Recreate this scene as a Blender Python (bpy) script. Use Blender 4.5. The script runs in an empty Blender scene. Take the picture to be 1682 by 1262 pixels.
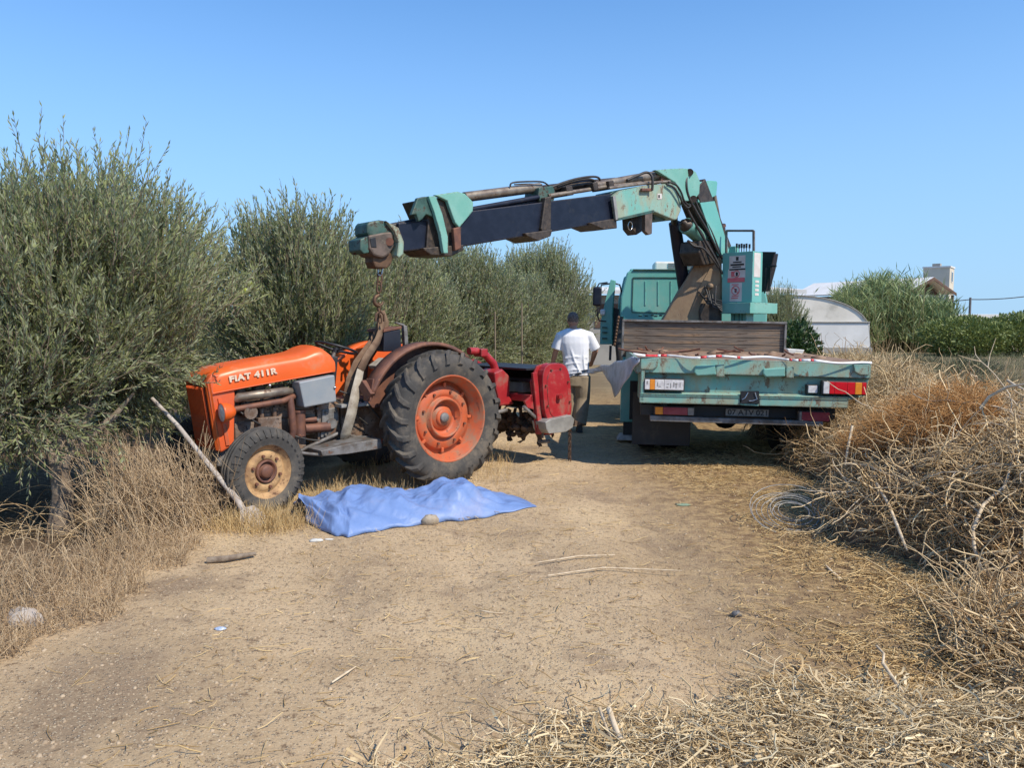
import bpy, math, random
import numpy as np
from mathutils import Vector, Matrix

R = math.radians
rng = np.random.default_rng(7)
random.seed(7)
scene = bpy.context.scene
col = scene.collection

# ------------------------------------------------------------------ camera, sky, sun, exposure
EYE, FOCAL, PITCH = 1.6, 1270.0, math.atan(101 / 1270)
cam_data = bpy.data.cameras.new('camera')
cam = bpy.data.objects.new('camera', cam_data)
col.objects.link(cam)
cam.location = (0, 0, EYE)
cam.rotation_euler = (math.pi / 2 - PITCH, 0, 0)
cam_data.sensor_width = 36
cam_data.lens = 36 * FOCAL / 1682
cam_data.clip_start = 0.05
cam_data.clip_end = 6000
scene.camera = cam

SUN = Vector((0.70, -0.58, 1.0)).normalized()
sun_data = bpy.data.lights.new('sun', 'SUN')
sun_data.energy = 4.1
sun_data.angle = R(0.6)
sun_data.color = (1.0, 0.915, 0.78)
sun = bpy.data.objects.new('sun', sun_data)
col.objects.link(sun)
sun.rotation_euler = SUN.to_track_quat('Z', 'Y').to_euler()

world = bpy.data.worlds.new('World')
scene.world = world
world.use_nodes = True
wn = world.node_tree
wn.nodes.clear()
w_out = wn.nodes.new('ShaderNodeOutputWorld')
w_bg = wn.nodes.new('ShaderNodeBackground')
w_sky = wn.nodes.new('ShaderNodeTexSky')
w_sky.sky_type = 'NISHITA'
w_sky.sun_disc = False
w_sky.sun_elevation = math.asin(SUN.z)
w_sky.sun_rotation = math.atan2(SUN.x, SUN.y)
w_sky.altitude = 0
w_sky.air_density = 1.0
w_sky.dust_density = 0.0
w_sky.ozone_density = 3.0
w_bg.inputs['Strength'].default_value = 0.14
# phone white balance on the blue sky, and the pale blue air towards the horizon all the way round
w_mul = wn.nodes.new('ShaderNodeMix')
w_mul.data_type = 'RGBA'
w_mul.blend_type = 'MULTIPLY'
w_mul.inputs[0].default_value = 1.0
w_mul.inputs[7].default_value = (0.62, 0.96, 1.22, 1)
wn.links.new(w_sky.outputs[0], w_mul.inputs[6])
w_geo = wn.nodes.new('ShaderNodeTexCoord')
w_sep = wn.nodes.new('ShaderNodeSeparateXYZ')
wn.links.new(w_geo.outputs['Generated'], w_sep.inputs[0])
w_rng = wn.nodes.new('ShaderNodeMapRange')
w_rng.interpolation_type = 'SMOOTHSTEP'
w_rng.inputs['From Min'].default_value = -0.05
w_rng.inputs['From Max'].default_value = 0.50
w_rng.inputs['To Min'].default_value = 0.92
w_rng.inputs['To Max'].default_value = 0.0
wn.links.new(w_sep.outputs[2], w_rng.inputs['Value'])
w_mix = wn.nodes.new('ShaderNodeMix')
w_mix.data_type = 'RGBA'
wn.links.new(w_rng.outputs[0], w_mix.inputs[0])
wn.links.new(w_mul.outputs[2], w_mix.inputs[6])
w_mix.inputs[7].default_value = (2.2, 3.5, 5.2, 1)
wn.links.new(w_mix.outputs[2], w_bg.inputs[0])
wn.links.new(w_bg.outputs[0], w_out.inputs[0])

scene.view_settings.view_transform = 'Standard'
scene.view_settings.look = 'None'
scene.view_settings.exposure = 0.34
scene.view_settings.gamma = 1
scene.view_settings.use_curve_mapping = False
scene.render.engine = 'CYCLES'
scene.cycles.max_bounces = 8
scene.cycles.transparent_max_bounces = 8
scene.cycles.use_denoising = True

# ------------------------------------------------------------------ materials
MATS = {}

def pmat(name, c1, c2=None, scale=4.0, rough=0.6, metal=0.0, bump=0.0, bump_scale=60.0,
         spot=None, spot_amt=0.5, spot_scale=9.0, dust=None, dust_amt=0.45, dust_scale=2.2,
         translucent=0.0, back=None, attr=None, stretch=None, spec=0.5, emit=None, alpha=1.0,
         detail=6.0, sheen=0.0, spot_rough=0.9, edge=None, edge_r=0.02, edge_amt=0.5):
    """A principled material: two mottled base tones, worn/rusty spots and dusty areas, fine relief."""
    m = bpy.data.materials.new(name)
    m.use_nodes = True
    n, l = m.node_tree.nodes, m.node_tree.links
    n.clear()
    out = n.new('ShaderNodeOutputMaterial')
    b = n.new('ShaderNodeBsdfPrincipled')
    tc = n.new('ShaderNodeTexCoord')
    vec = tc.outputs['Object']
    if stretch:
        mp = n.new('ShaderNodeMapping')
        mp.inputs['Scale'].default_value = stretch
        l.new(vec, mp.inputs[0])
        vec = mp.outputs[0]

    def noise(s, d=detail, r=0.6, v=None):
        x = n.new('ShaderNodeTexNoise')
        x.inputs['Scale'].default_value = s
        x.inputs['Detail'].default_value = d
        x.inputs['Roughness'].default_value = r
        l.new(v or vec, x.inputs['Vector'])
        return x.outputs['Fac']

    def ramp(fac, a, bb):
        x = n.new('ShaderNodeMapRange')
        x.interpolation_type = 'SMOOTHSTEP'
        x.inputs['From Min'].default_value = a
        x.inputs['From Max'].default_value = bb
        l.new(fac, x.inputs['Value'])
        return x.outputs[0]

    def mix(f, a, bb):
        x = n.new('ShaderNodeMix')
        x.data_type = 'RGBA'
        for sock, v in ((x.inputs[0], f), (x.inputs[6], a), (x.inputs[7], bb)):
            if isinstance(v, (tuple, list)):
                sock.default_value = (*v[:3], 1)
            elif isinstance(v, (int, float)):
                sock.default_value = v
            else:
                l.new(v, sock)
        return x.outputs[2]

    c2 = c2 or tuple(v * 0.8 for v in c1)
    if attr:
        at = n.new('ShaderNodeAttribute')
        at.attribute_name = attr
        colr = mix(at.outputs['Fac'], c1, c2)
    else:
        colr = mix(ramp(noise(scale), 0.35, 0.65), c1, c2)
    rough_s = None
    if dust:
        f = ramp(noise(dust_scale, 8, 0.7), 0.72 - dust_amt * 0.5, 0.86 - dust_amt * 0.35)
        colr = mix(f, colr, dust)
    if spot:
        f = ramp(noise(spot_scale, 12, 0.78), 0.77 - spot_amt * 0.4, 0.84 - spot_amt * 0.4)
        colr = mix(f, colr, spot)
        mr = n.new('ShaderNodeMapRange')
        mr.inputs['To Min'].default_value = rough
        mr.inputs['To Max'].default_value = spot_rough
        l.new(f, mr.inputs['Value'])
        rough_s = mr.outputs[0]
    if edge:
        # chipped, rubbed edges: where a rounded normal departs from the flat one
        bv = n.new('ShaderNodeBevel')
        bv.samples = 4
        bv.inputs['Radius'].default_value = edge_r
        gn = n.new('ShaderNodeNewGeometry')
        dp = n.new('ShaderNodeVectorMath'); dp.operation = 'DOT_PRODUCT'
        l.new(bv.outputs[0], dp.inputs[0]); l.new(gn.outputs['Normal'], dp.inputs[1])
        e1 = ramp(dp.outputs['Value'], 0.985, 0.90)
        e2 = ramp(noise(14, 8, 0.75), 0.66 - edge_amt * 0.4, 0.76 - edge_amt * 0.4)
        mm = n.new('ShaderNodeMath'); mm.operation = 'MULTIPLY'
        l.new(e1, mm.inputs[0]); l.new(e2, mm.inputs[1])
        colr = mix(mm.outputs[0], colr, edge)
    if back:
        g = n.new('ShaderNodeNewGeometry')
        colr = mix(g.outputs['Backfacing'], colr, back)
    l.new(colr, b.inputs['Base Color'])
    b.inputs['Roughness'].default_value = rough
    if rough_s:
        l.new(rough_s, b.inputs['Roughness'])
    b.inputs['Metallic'].default_value = metal
    b.inputs['Specular IOR Level'].default_value = spec
    if sheen:
        b.inputs['Sheen Weight'].default_value = sheen
    if bump:
        bp = n.new('ShaderNodeBump')
        bp.inputs['Strength'].default_value = 1.0
        bp.inputs['Distance'].default_value = bump
        l.new(noise(bump_scale, 6, 0.65), bp.inputs['Height'])
        l.new(bp.outputs[0], b.inputs['Normal'])
    shader = b.outputs[0]
    if translucent:
        t = n.new('ShaderNodeBsdfTranslucent')
        l.new(colr, t.inputs['Color'])
        ms = n.new('ShaderNodeMixShader')
        ms.inputs[0].default_value = translucent
        l.new(shader, ms.inputs[1])
        l.new(t.outputs[0], ms.inputs[2])
        shader = ms.outputs[0]
    l.new(shader, out.inputs['Surface'])
    MATS[name] = m
    return m

RUST = (0.11, 0.045, 0.02)
EARTH = (0.30, 0.21, 0.125)
M_teal = pmat('weathered mint paint', (0.15, 0.38, 0.31), (0.21, 0.43, 0.36), 3, 0.5, spot=RUST, spot_amt=0.42,
              spot_scale=7, dust=(0.27, 0.33, 0.24), dust_amt=0.30, bump=0.0006, edge=(0.10, 0.06, 0.04))
M_teal_worn = pmat('heavily worn mint paint', (0.16, 0.40, 0.34), (0.27, 0.42, 0.35), 5, 0.6, spot=(0.17, 0.12, 0.08),
                   spot_amt=0.58, spot_scale=10, stretch=(1, 1, .55), dust=(0.30, 0.33, 0.23), dust_amt=0.62, dust_scale=4, bump=0.002, bump_scale=18, edge=(0.11, 0.065, 0.04), edge_r=.03, edge_amt=.7)
M_cab = pmat('mint cab paint', (0.13, 0.40, 0.35), (0.16, 0.44, 0.385), 1.5, 0.35, spot=RUST, spot_amt=0.22,
             dust=(0.24, 0.42, 0.36), dust_amt=0.4, edge=(0.12, 0.07, 0.045), edge_amt=.35)
M_darkgreen = pmat('grimy green paint', (0.02, 0.055, 0.045), (0.05, 0.125, 0.10), 6, 0.5, spot=(0.05, 0.03, 0.02),
                   spot_amt=0.6, spot_scale=10, dust=(0.10, 0.11, 0.08), dust_amt=0.4)
M_navy = pmat('navy boom paint', (0.006, 0.009, 0.021), (0.011, 0.015, 0.030), 3, 0.42, spot=(0.05, 0.035, 0.025), spot_amt=0.36,
              dust=(0.03, 0.03, 0.036), dust_amt=0.35, spec=0.35, edge=(0.06, 0.045, 0.035), edge_amt=.6, stretch=(1, 3, 3))
M_black = pmat('black paint', (0.012, 0.012, 0.014), (0.02, 0.02, 0.022), 4, 0.5, dust=(0.06, 0.05, 0.04), dust_amt=0.35)
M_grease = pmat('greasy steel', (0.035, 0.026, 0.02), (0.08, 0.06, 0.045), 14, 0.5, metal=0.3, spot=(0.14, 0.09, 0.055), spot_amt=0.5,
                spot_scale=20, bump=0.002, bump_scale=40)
M_steel = pmat('dull steel pipe', (0.30, 0.25, 0.19), (0.17, 0.13, 0.10), 8, 0.45, metal=0.5, spot=RUST, spot_amt=0.5, spot_scale=14)
M_chrome = pmat('bright steel', (0.55, 0.55, 0.55), (0.4, 0.4, 0.4), 8, 0.25, metal=0.9)
M_orange = pmat('faded orange tractor paint', (0.70, 0.105, 0.014), (0.76, 0.13, 0.02), 2.2, 0.38, spot=(0.25, 0.09, 0.04),
                spot_amt=0.24, spot_scale=12, dust=(0.58, 0.21, 0.10), dust_amt=0.42, dust_scale=3, edge=(0.16, 0.06, 0.035), edge_amt=.4, edge_r=.012)
M_orange_nose = pmat('dirty orange paint', (0.72, 0.11, 0.022), (0.60, 0.10, 0.03), 4, 0.5, spot=(0.12, 0.05, 0.03), spot_amt=0.42,
                     spot_scale=8, dust=(0.35, 0.14, 0.08), dust_amt=0.4)
M_rim = pmat('orange wheel rim paint', (0.52, 0.105, 0.03), (0.44, 0.095, 0.035), 8, 0.6, spot=(0.16, 0.06, 0.035), spot_amt=0.50,
             spot_scale=14, dust=(0.30, 0.15, 0.085), dust_amt=0.58, dust_scale=6)
M_rust = pmat('rusted fender steel', (0.20, 0.085, 0.05), (0.12, 0.055, 0.04), 10, 0.65, metal=0.2, spot=(0.42, 0.17, 0.08), spot_amt=0.4,
              spot_scale=12, bump=0.001)
M_frontrim = pmat('mud coated front rim', (0.50, 0.31, 0.14), (0.30, 0.17, 0.08), 9, 0.75, dust=(0.22, 0.12, 0.06), dust_amt=.5, dust_scale=7, spot=(0.11, 0.055, 0.03), spot_amt=0.58,
                  spot_scale=16, bump=0.003, bump_scale=30)
M_tyre = pmat('dusty tyre rubber', (0.055, 0.052, 0.048), (0.085, 0.077, 0.068), 9, 0.85, dust=(0.15, 0.125, 0.095), dust_amt=0.5,
              dust_scale=5, spot=(0.30, 0.23, 0.15), spot_amt=0.36, spot_scale=6, bump=0.0015, spec=0.25)
M_engine = pmat('oily brown engine iron', (0.13, 0.075, 0.045), (0.25, 0.20, 0.16), 7, 0.6, metal=0.2, spot=(0.03, 0.02, 0.018), spot_amt=0.58,
                spot_scale=13, dust=(0.30, 0.16, 0.08), dust_amt=0.45, dust_scale=6, bump=0.006, bump_scale=26)
M_iron = pmat('grey cast iron', (0.22, 0.21, 0.20), (0.11, 0.095, 0.08), 9, 0.6, metal=0.25, spot=(0.16, 0.07, 0.035), spot_amt=0.5,
              spot_scale=11, bump=0.003)
M_greybox = pmat('grey battery box', (0.235, 0.26, 0.275), (0.28, 0.29, 0.29), 4, 0.45, spot=(0.14, 0.06, 0.03), spot_amt=0.34, spot_scale=9,
                 dust=(0.30, 0.30, 0.27), dust_amt=0.35)
M_red = pmat('red tiller paint', (0.32, 0.016, 0.02), (0.40, 0.028, 0.03), 5, 0.42, spot=(0.10, 0.03, 0.02), spot_amt=0.44, spot_scale=14,
             dust=(0.30, 0.12, 0.09), dust_amt=0.46, dust_scale=5, edge=(0.10, 0.05, 0.035), edge_amt=.6)
M_greyguard = pmat('galvanised guard', (0.36, 0.35, 0.32), (0.26, 0.25, 0.23), 8, 0.5, metal=0.3, spot=(0.2, 0.13, 0.08), spot_amt=0.4)
M_soil = pmat('caked dark soil', (0.07, 0.045, 0.03), (0.13, 0.085, 0.055), 20, 0.95, bump=0.01, bump_scale=30)
M_letter = pmat('cream lettering', (0.62, 0.47, 0.34), (0.72, 0.60, 0.46), 30, 0.6, spot=(0.75, 0.2, 0.05), spot_amt=0.5, spot_scale=40)
M_strap = pmat('dirty pale webbing', (0.42, 0.37, 0.29), (0.30, 0.25, 0.19), 16, 0.9, spot=(0.16, 0.11, 0.075), spot_amt=0.5, spot_scale=18, bump=0.001)
M_strapdark = pmat('muddy brown webbing', (0.13, 0.075, 0.045), (0.20, 0.13, 0.08), 12, 0.9, bump=0.001)
M_chain = pmat('rusty chain', (0.16, 0.09, 0.05), (0.10, 0.06, 0.04), 20, 0.6, metal=0.5)
M_tarp = pmat('blue plastic tarp', (0.165, 0.265, 0.52), (0.20, 0.30, 0.55), 2.6, 0.5, dust=(0.26, 0.32, 0.52), dust_amt=0.42,
              dust_scale=3, bump=0.0015, bump_scale=22, translucent=0.12)
def crease_tarp(m):
    """sharp fold lines over the sheet: cell edges warped by noise"""
    n, l = m.node_tree.nodes, m.node_tree.links
    b = next(x for x in n if x.type == 'BSDF_PRINCIPLED')
    tc = n.new('ShaderNodeTexCoord')
    ns = n.new('ShaderNodeTexNoise'); ns.inputs['Scale'].default_value = 2.5
    l.new(tc.outputs['Object'], ns.inputs['Vector'])
    vm = n.new('ShaderNodeVectorMath'); vm.operation = 'MULTIPLY_ADD'
    vm.inputs[1].default_value = (.35, .35, .35)
    l.new(ns.outputs['Color'], vm.inputs[0]); l.new(tc.outputs['Object'], vm.inputs[2])
    prev = None
    for sc_, d_ in ((3.6, .012), (8.0, .008), (19.0, .003)):
        vo = n.new('ShaderNodeTexVoronoi'); vo.feature = 'DISTANCE_TO_EDGE'
        vo.inputs['Scale'].default_value = sc_
        l.new(vm.outputs[0], vo.inputs['Vector'])
        bp = n.new('ShaderNodeBump'); bp.inputs['Distance'].default_value = d_; bp.inputs['Strength'].default_value = .8
        l.new(vo.outputs['Distance'], bp.inputs['Height'])
        if prev: l.new(prev.outputs[0], bp.inputs['Normal'])
        prev = bp
    l.new(prev.outputs[0], b.inputs['Normal'])
crease_tarp(M_tarp)
M_greytarp = pmat('grey plastic sheet', (0.58, 0.59, 0.62), (0.38, 0.39, 0.40), 6, 0.35, bump=0.003, bump_scale=20)
M_shirt = pmat('white cotton shirt', (0.78, 0.78, 0.80), (0.74, 0.74, 0.77), 5, 0.85, bump=0.004, bump_scale=9)
M_trousers = pmat('khaki trousers', (0.30, 0.235, 0.16), (0.23, 0.18, 0.12), 7, 0.9, bump=0.005, bump_scale=14)
M_skin = pmat('tanned skin', (0.46, 0.24, 0.155), (0.40, 0.20, 0.13), 10, 0.55)
M_hair = pmat('dark greying hair', (0.10, 0.062, 0.048), (0.20, 0.15, 0.125), 60, 0.7, bump=0.004, bump_scale=120)
M_shoe = pmat('dusty black shoe', (0.03, 0.028, 0.026), (0.08, 0.07, 0.055), 10, 0.7)
M_wood = pmat('weathered headboard boards', (0.10, 0.078, 0.062), (0.19, 0.15, 0.115), 4, 0.75, stretch=(0.5, 1, 5), spot=(0.06, 0.035, 0.022),
              spot_amt=0.55, spot_scale=6, dust=(0.28, 0.17, 0.09), dust_amt=0.5, bump=0.003)
M_bedrust = pmat('rusty bed floor', (0.20, 0.11, 0.065), (0.30, 0.20, 0.13), 6, 0.85, spot=(0.09, 0.04, 0.025), spot_amt=0.5, bump=0.006, bump_scale=20)
M_sheave = pmat('grimy cast steel', (0.17, 0.125, 0.10), (0.09, 0.07, 0.055), 8, 0.6, metal=0.3, spot=(0.24, 0.22, 0.16), spot_amt=0.45, spot_scale=12, bump=0.002)
M_column = pmat('dust caked crane column', (0.33, 0.23, 0.135), (0.21, 0.135, 0.08), 2.5, 0.8, stretch=(1, 1, 0.5), spot=(0.09, 0.05, 0.03), spot_amt=0.5,
                spot_scale=6, dust=(0.36, 0.27, 0.17), dust_amt=0.4, bump=0.002)
M_white = pmat('off white paint', (0.72, 0.71, 0.66), (0.62, 0.60, 0.54), 5, 0.5, dust=(0.45, 0.40, 0.31), dust_amt=0.3)
M_redlens = pmat('red lamp lens', (0.62, 0.012, 0.022), (0.55, 0.01, 0.02), 20, 0.18, bump=0.0008, bump_scale=120)
M_dimlens = pmat('dusty dark red lens', (0.24, 0.02, 0.035), (0.30, 0.05, 0.06), 8, 0.4)
M_amber = pmat('amber lamp lens', (0.80, 0.28, 0.03), (0.72, 0.24, 0.03), 20, 0.2)
M_clearlens = pmat('pale lamp lens', (0.72, 0.70, 0.68), (0.55, 0.52, 0.52), 30, 0.2)
M_plate = pmat('dirty number plate', (0.30, 0.28, 0.25), (0.20, 0.185, 0.165), 12, 0.6)
M_ink = pmat('black print', (0.015, 0.015, 0.015), (0.03, 0.03, 0.03), 10, 0.6)
M_redink = pmat('faded red print', (0.62, 0.10, 0.12), (0.66, 0.16, 0.17), 10, 0.6)
M_sticker = pmat('white sticker', (0.66, 0.62, 0.58), (0.58, 0.52, 0.47), 8, 0.45)
M_tapered = pmat('red plastic tape', (0.60, 0.03, 0.04), (0.66, 0.06, 0.06), 6, 0.35)
M_tapewhite = pmat('white plastic tape', (0.74, 0.73, 0.72), (0.66, 0.65, 0.64), 6, 0.35)
M_glass = pmat('dark window glass', (0.02, 0.025, 0.03), (0.03, 0.035, 0.04), 3, 0.06, spec=0.8)
M_hose = pmat('rubber hose', (0.025, 0.023, 0.022), (0.05, 0.045, 0.04), 12, 0.55)
M_concrete = pmat('weathered concrete post', (0.46, 0.41, 0.36), (0.34, 0.29, 0.25), 9, 0.9, spot=(0.2, 0.15, 0.11), spot_amt=0.4, bump=0.004)
M_stone = pmat('pale limestone', (0.42, 0.35, 0.26), (0.30, 0.24, 0.17), 14, 0.9, bump=0.004)
M_litter = pmat('crushed pale plastic', (0.68, 0.66, 0.60), (0.5, 0.49, 0.45), 14, 0.4)
M_bark = pmat('olive bark', (0.26, 0.205, 0.15), (0.15, 0.11, 0.08), 12, 0.95, bump=0.012, bump_scale=28)
M_leaf = pmat('olive leaves', (0.165, 0.20, 0.075), (0.46, 0.49, 0.22), attr='rnd', rough=0.6, back=(0.38, 0.41, 0.25), translucent=0.42, spec=0.25)
M_leaf2 = pmat('glossy dark leaves', (0.022, 0.05, 0.012), (0.06, 0.11, 0.03), attr='rnd', rough=0.45, translucent=0.15)
M_reed = pmat('giant reed leaves', (0.13, 0.19, 0.065), (0.36, 0.42, 0.18), attr='rnd', rough=0.55, translucent=0.2)
M_hedge = pmat('citrus hedge leaves', (0.10, 0.14, 0.03), (0.26, 0.30, 0.09), attr='rnd', rough=0.55, translucent=0.2)
M_weed = pmat('dry weed stems', (0.28, 0.18, 0.10), (0.66, 0.50, 0.31), attr='rnd', rough=0.9, spec=0.2)
M_weedfar = pmat('field shrubs', (0.12, 0.14, 0.075), (0.26, 0.22, 0.13), attr='rnd', rough=0.9, spec=0.2)
M_straw = pmat('straw', (0.36, 0.225, 0.09), (0.78, 0.58, 0.29), attr='rnd', rough=0.8, spec=0.3)
M_palestraw = pmat('bleached cane straw', (0.38, 0.25, 0.11), (0.80, 0.66, 0.42), attr='rnd', rough=0.75, spec=0.3)
M_vine = pmat('dead vine stems', (0.24, 0.145, 0.07), (0.90, 0.69, 0.40), attr='rnd', rough=0.9, spec=0.2)
M_orangevine = pmat('dry orange brown roots', (0.36, 0.18, 0.06), (0.66, 0.37, 0.15), attr='rnd', rough=0.9, spec=0.2)
M_pilecore = pmat('dark brown litter core', (0.10, 0.062, 0.034), (0.22, 0.14, 0.075), 16, 0.95, bump=0.03, bump_scale=20)
M_branch = pmat('bleached branch', (0.66, 0.54, 0.38), (0.50, 0.38, 0.24), 18, 0.85, bump=0.002)
M_plastic = pmat('greenhouse plastic', (0.76, 0.71, 0.62), (0.66, 0.61, 0.52), 0.7, 0.45, dust=(0.46, 0.43, 0.36), dust_amt=0.4, dust_scale=0.8)
M_wallgrey = pmat('grey rendered wall', (0.36, 0.34, 0.30), (0.29, 0.27, 0.24), 1.3, 0.9)
M_wallcream = pmat('cream rendered wall', (0.64, 0.57, 0.45), (0.56, 0.50, 0.40), 1.0, 0.9)
M_wallwhite = pmat('white rendered wall', (0.74, 0.73, 0.70), (0.64, 0.63, 0.60), 0.8, 0.9)
M_roofwhite = pmat('white sheet roof', (0.74, 0.72, 0.68), (0.66, 0.63, 0.58), 0.8, 0.6)
M_brownwood = pmat('brown eaves board', (0.13, 0.075, 0.05), (0.09, 0.05, 0.035), 3, 0.8)
M_lemon = pmat('yellow fruit', (0.30, 0.33, 0.04), (0.24, 0.29, 0.04), 9, 0.4)
M_flower = pmat('orange petals', (0.8, 0.33, 0.02), (0.7, 0.25, 0.02), 9, 0.6)
M_bluelitter = pmat('blue white scrap', (0.25, 0.36, 0.55), (0.6, 0.62, 0.66), 50, 0.5)
M_cable = pmat('black cable', (0.02, 0.02, 0.022), None, 4, 0.6)
M_pole = pmat('dark pole', (0.16, 0.15, 0.15), None, 4, 0.7)
M_cowl = pmat('dark crate plastic', (0.014, 0.015, 0.022), (0.02, 0.02, 0.028), 4, 0.4)

# ------------------------------------------------------------------ pixels, frames, mesh building
COSP, SINP = math.cos(PITCH), math.sin(PITCH)

def ray(px, py):
    u, v = (px - 841) / FOCAL, (631 - py) / FOCAL
    return Vector((u, COSP + v * SINP, -SINP + v * COSP))

class Frame:
    """A local frame of one thing: x, y, z axes at an origin in the world."""
    def __init__(self, origin, heading_deg, roll=0.0):
        self.m = Matrix.Translation(origin) @ Matrix.Rotation(R(heading_deg), 4, 'Z') @ Matrix.Rotation(R(roll), 4, 'Y')
        self.i = self.m.inverted()
    def at(self, px, py, axis, value):
        """the point of the plane axis = value (in this frame) that a sight line measures out"""
        o = self.i @ Vector((0, 0, EYE))
        d = self.i.to_3x3() @ ray(px, py)
        k = 'xyz'.index(axis)
        return o + d * ((value - o[k]) / d[k])

WORLDF = Frame((0, 0, 0), 0)

def gpt(px, py, z=0.0):
    d = ray(px, py)
    t = (z - EYE) / d.z
    return Vector((0, 0, EYE)) + d * t

MW = {}          # world matrices of the objects made

class MB:
    def __init__(self, frame=WORLDF):
        self.v, self.f, self.s, self.fr = [], [], [], frame
    def _add(self, pts, faces, smooth=False):
        b = len(self.v)
        m = self.fr.m
        self.v += [m @ Vector(p) for p in pts]
        for f in faces:
            self.f.append(tuple(b + i for i in f))
            self.s.append(smooth)
        return self
    def prism(self, pts, ext):
        n = len(pts)
        pts = [Vector(p) for p in pts]
        ext = Vector(ext)
        nrm = Vector((0, 0, 0))
        for i in range(n):
            nrm += pts[i].cross(pts[(i + 1) % n])
        if nrm.dot(ext) > 0:
            pts = pts[::-1]
        a = pts + [p + ext for p in pts]
        fs = [tuple(range(n)), tuple(range(2 * n - 1, n - 1, -1))]
        fs += [(i, i + n, (i + 1) % n + n, (i + 1) % n) for i in range(n)]
        return self._add(a, fs)
    def box(self, x0, x1, y0, y1, z0, z1):
        return self.prism([(x0, y0, z0), (x1, y0, z0), (x1, y1, z0), (x0, y1, z0)], (0, 0, z1 - z0))
    def obox(self, a, b, w, h, up=(0, 0, 1)):
        """a bar from a to b, w across and h tall"""
        a, b = Vector(a), Vector(b)
        t = (b - a).normalized()
        s = t.cross(Vector(up))
        if s.length < 1e-4:
            s = t.cross(Vector((1, 0, 0)))
        s.normalize()
        u = s.cross(t)
        s, u = s * w / 2, u * h / 2
        return self.prism([a - s - u, a + s - u, a + s + u, a - s + u], b - a)
    def tube(self, path, r, n=10, cap=True, smooth=True):
        path = [Vector(p) for p in path]
        rs = r if isinstance(r, (list, tuple)) else [r] * len(path)
        t0 = (path[1] - path[0]).normalized()
        ref = Vector((0, 0, 1)) if abs(t0.z) < 0.9 else Vector((1, 0, 0))
        u = t0.cross(ref).normalized()
        pts, fs = [], []
        for i, p in enumerate(path):
            t = (path[min(i + 1, len(path) - 1)] - path[max(i - 1, 0)]).normalized()
            u = (u - t * u.dot(t)).normalized()
            w = t.cross(u)
            for k in range(n):
                a = 2 * math.pi * k / n
                pts.append(p + (u * math.cos(a) + w * math.sin(a)) * rs[i])
        for i in range(len(path) - 1):
            for k in range(n):
                a, b = i * n + k, i * n + (k + 1) % n
                fs.append((a, b, b + n, a + n))
        self._add(pts, fs, smooth)
        if cap:
            L = len(path) - 1
            self._add(pts[:n], [tuple(range(n))[::-1]])
            self._add(pts[L * n:], [tuple(range(n))])
        return self
    def lathe(self, prof, centre, axis, n=40, closed=False):
        """prof: list of (radius, height along axis)"""
        ax = Vector(axis).normalized()
        ref = Vector((0, 0, 1)) if abs(ax.z) < 0.9 else Vector((1, 0, 0))
        u = ax.cross(ref).normalized()
        w = ax.cross(u)
        c = Vector(centre)
        pts, fs = [], []
        for r, h in prof:
            for k in range(n):
                a = 2 * math.pi * k / n
                pts.append(c + ax * h + (u * math.cos(a) + w * math.sin(a)) * r)
        m = len(prof)
        for i in range(m if closed else m - 1):
            j = (i + 1) % m
            for k in range(n):
                fs.append((i * n + k, j * n + k, j * n + (k + 1) % n, i * n + (k + 1) % n))
        return self._add(pts, fs, True)
    def ball(self, c, r, n=12, sc=(1, 1, 1)):
        pts, fs = [], []
        c = Vector(c)
        h = n // 2
        for i in range(h + 1):
            ph = math.pi * i / h
            for k in range(n):
                a = 2 * math.pi * k / n
                pts.append(c + Vector((math.sin(ph) * math.cos(a) * sc[0], math.sin(ph) * math.sin(a) * sc[1], math.cos(ph) * sc[2])) * r)
        for i in range(h):
            for k in range(n):
                a, b = i * n + k, i * n + (k + 1) % n
                fs.append((a, b, b + n, a + n))
        return self._add(pts, fs, True)
    def grid(self, pts, nu, nv, smooth=True):
        fs = [(i * nv + j, i * nv + j + 1, (i + 1) * nv + j + 1, (i + 1) * nv + j) for i in range(nu - 1) for j in range(nv - 1)]
        return self._add(pts, fs, smooth)
    def build(self, name, mat, parent=None, bevel=0.0, solid=0.0, subsurf=0):
        v = np.array([tuple(p) for p in self.v])
        lo, hi = v.min(0), v.max(0)
        c = Vector((lo + hi) / 2) if parent is not None else Vector(((lo[0] + hi[0]) / 2, (lo[1] + hi[1]) / 2, lo[2]))
        pw = MW[parent] if parent is not None else Matrix.Identity(4)
        w = pw.copy()
        w.translation = c
        wi = w.inverted()
        me = bpy.data.meshes.new(name)
        me.from_pydata([wi @ p for p in self.v], [], self.f)
        me.polygons.foreach_set('use_smooth', self.s)
        me.materials.append(mat)
        o = bpy.data.objects.new(name, me)
        col.objects.link(o)
        if parent is not None:
            o.parent = parent
        o.matrix_basis = pw.inverted() @ w
        MW[o] = w
        if solid:
            md = o.modifiers.new('thickness', 'SOLIDIFY')
            md.thickness = solid
            md.offset = 0
        if bevel:
            md = o.modifiers.new('bevel', 'BEVEL')
            md.width = bevel
            md.segments = 2
            md.limit_method = 'ANGLE'
            md.angle_limit = R(38)
        if subsurf:
            md = o.modifiers.new('subdivision', 'SUBSURF')
            md.levels = md.render_levels = subsurf
        return o

def tag(o, label=None, cat=None, group=None, kind=None):
    if label: o['label'] = label
    if cat: o['category'] = cat
    if group: o['group'] = group
    if kind: o['kind'] = kind
    return o

def empty(name, matrix):
    o = bpy.data.objects.new(name, None)
    o.empty_display_size = 0.3
    col.objects.link(o)
    o.matrix_world = matrix
    MW[o] = matrix.copy()
    return o

def children_of(o):
    return [c for c in bpy.data.objects if c.parent == o]

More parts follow.
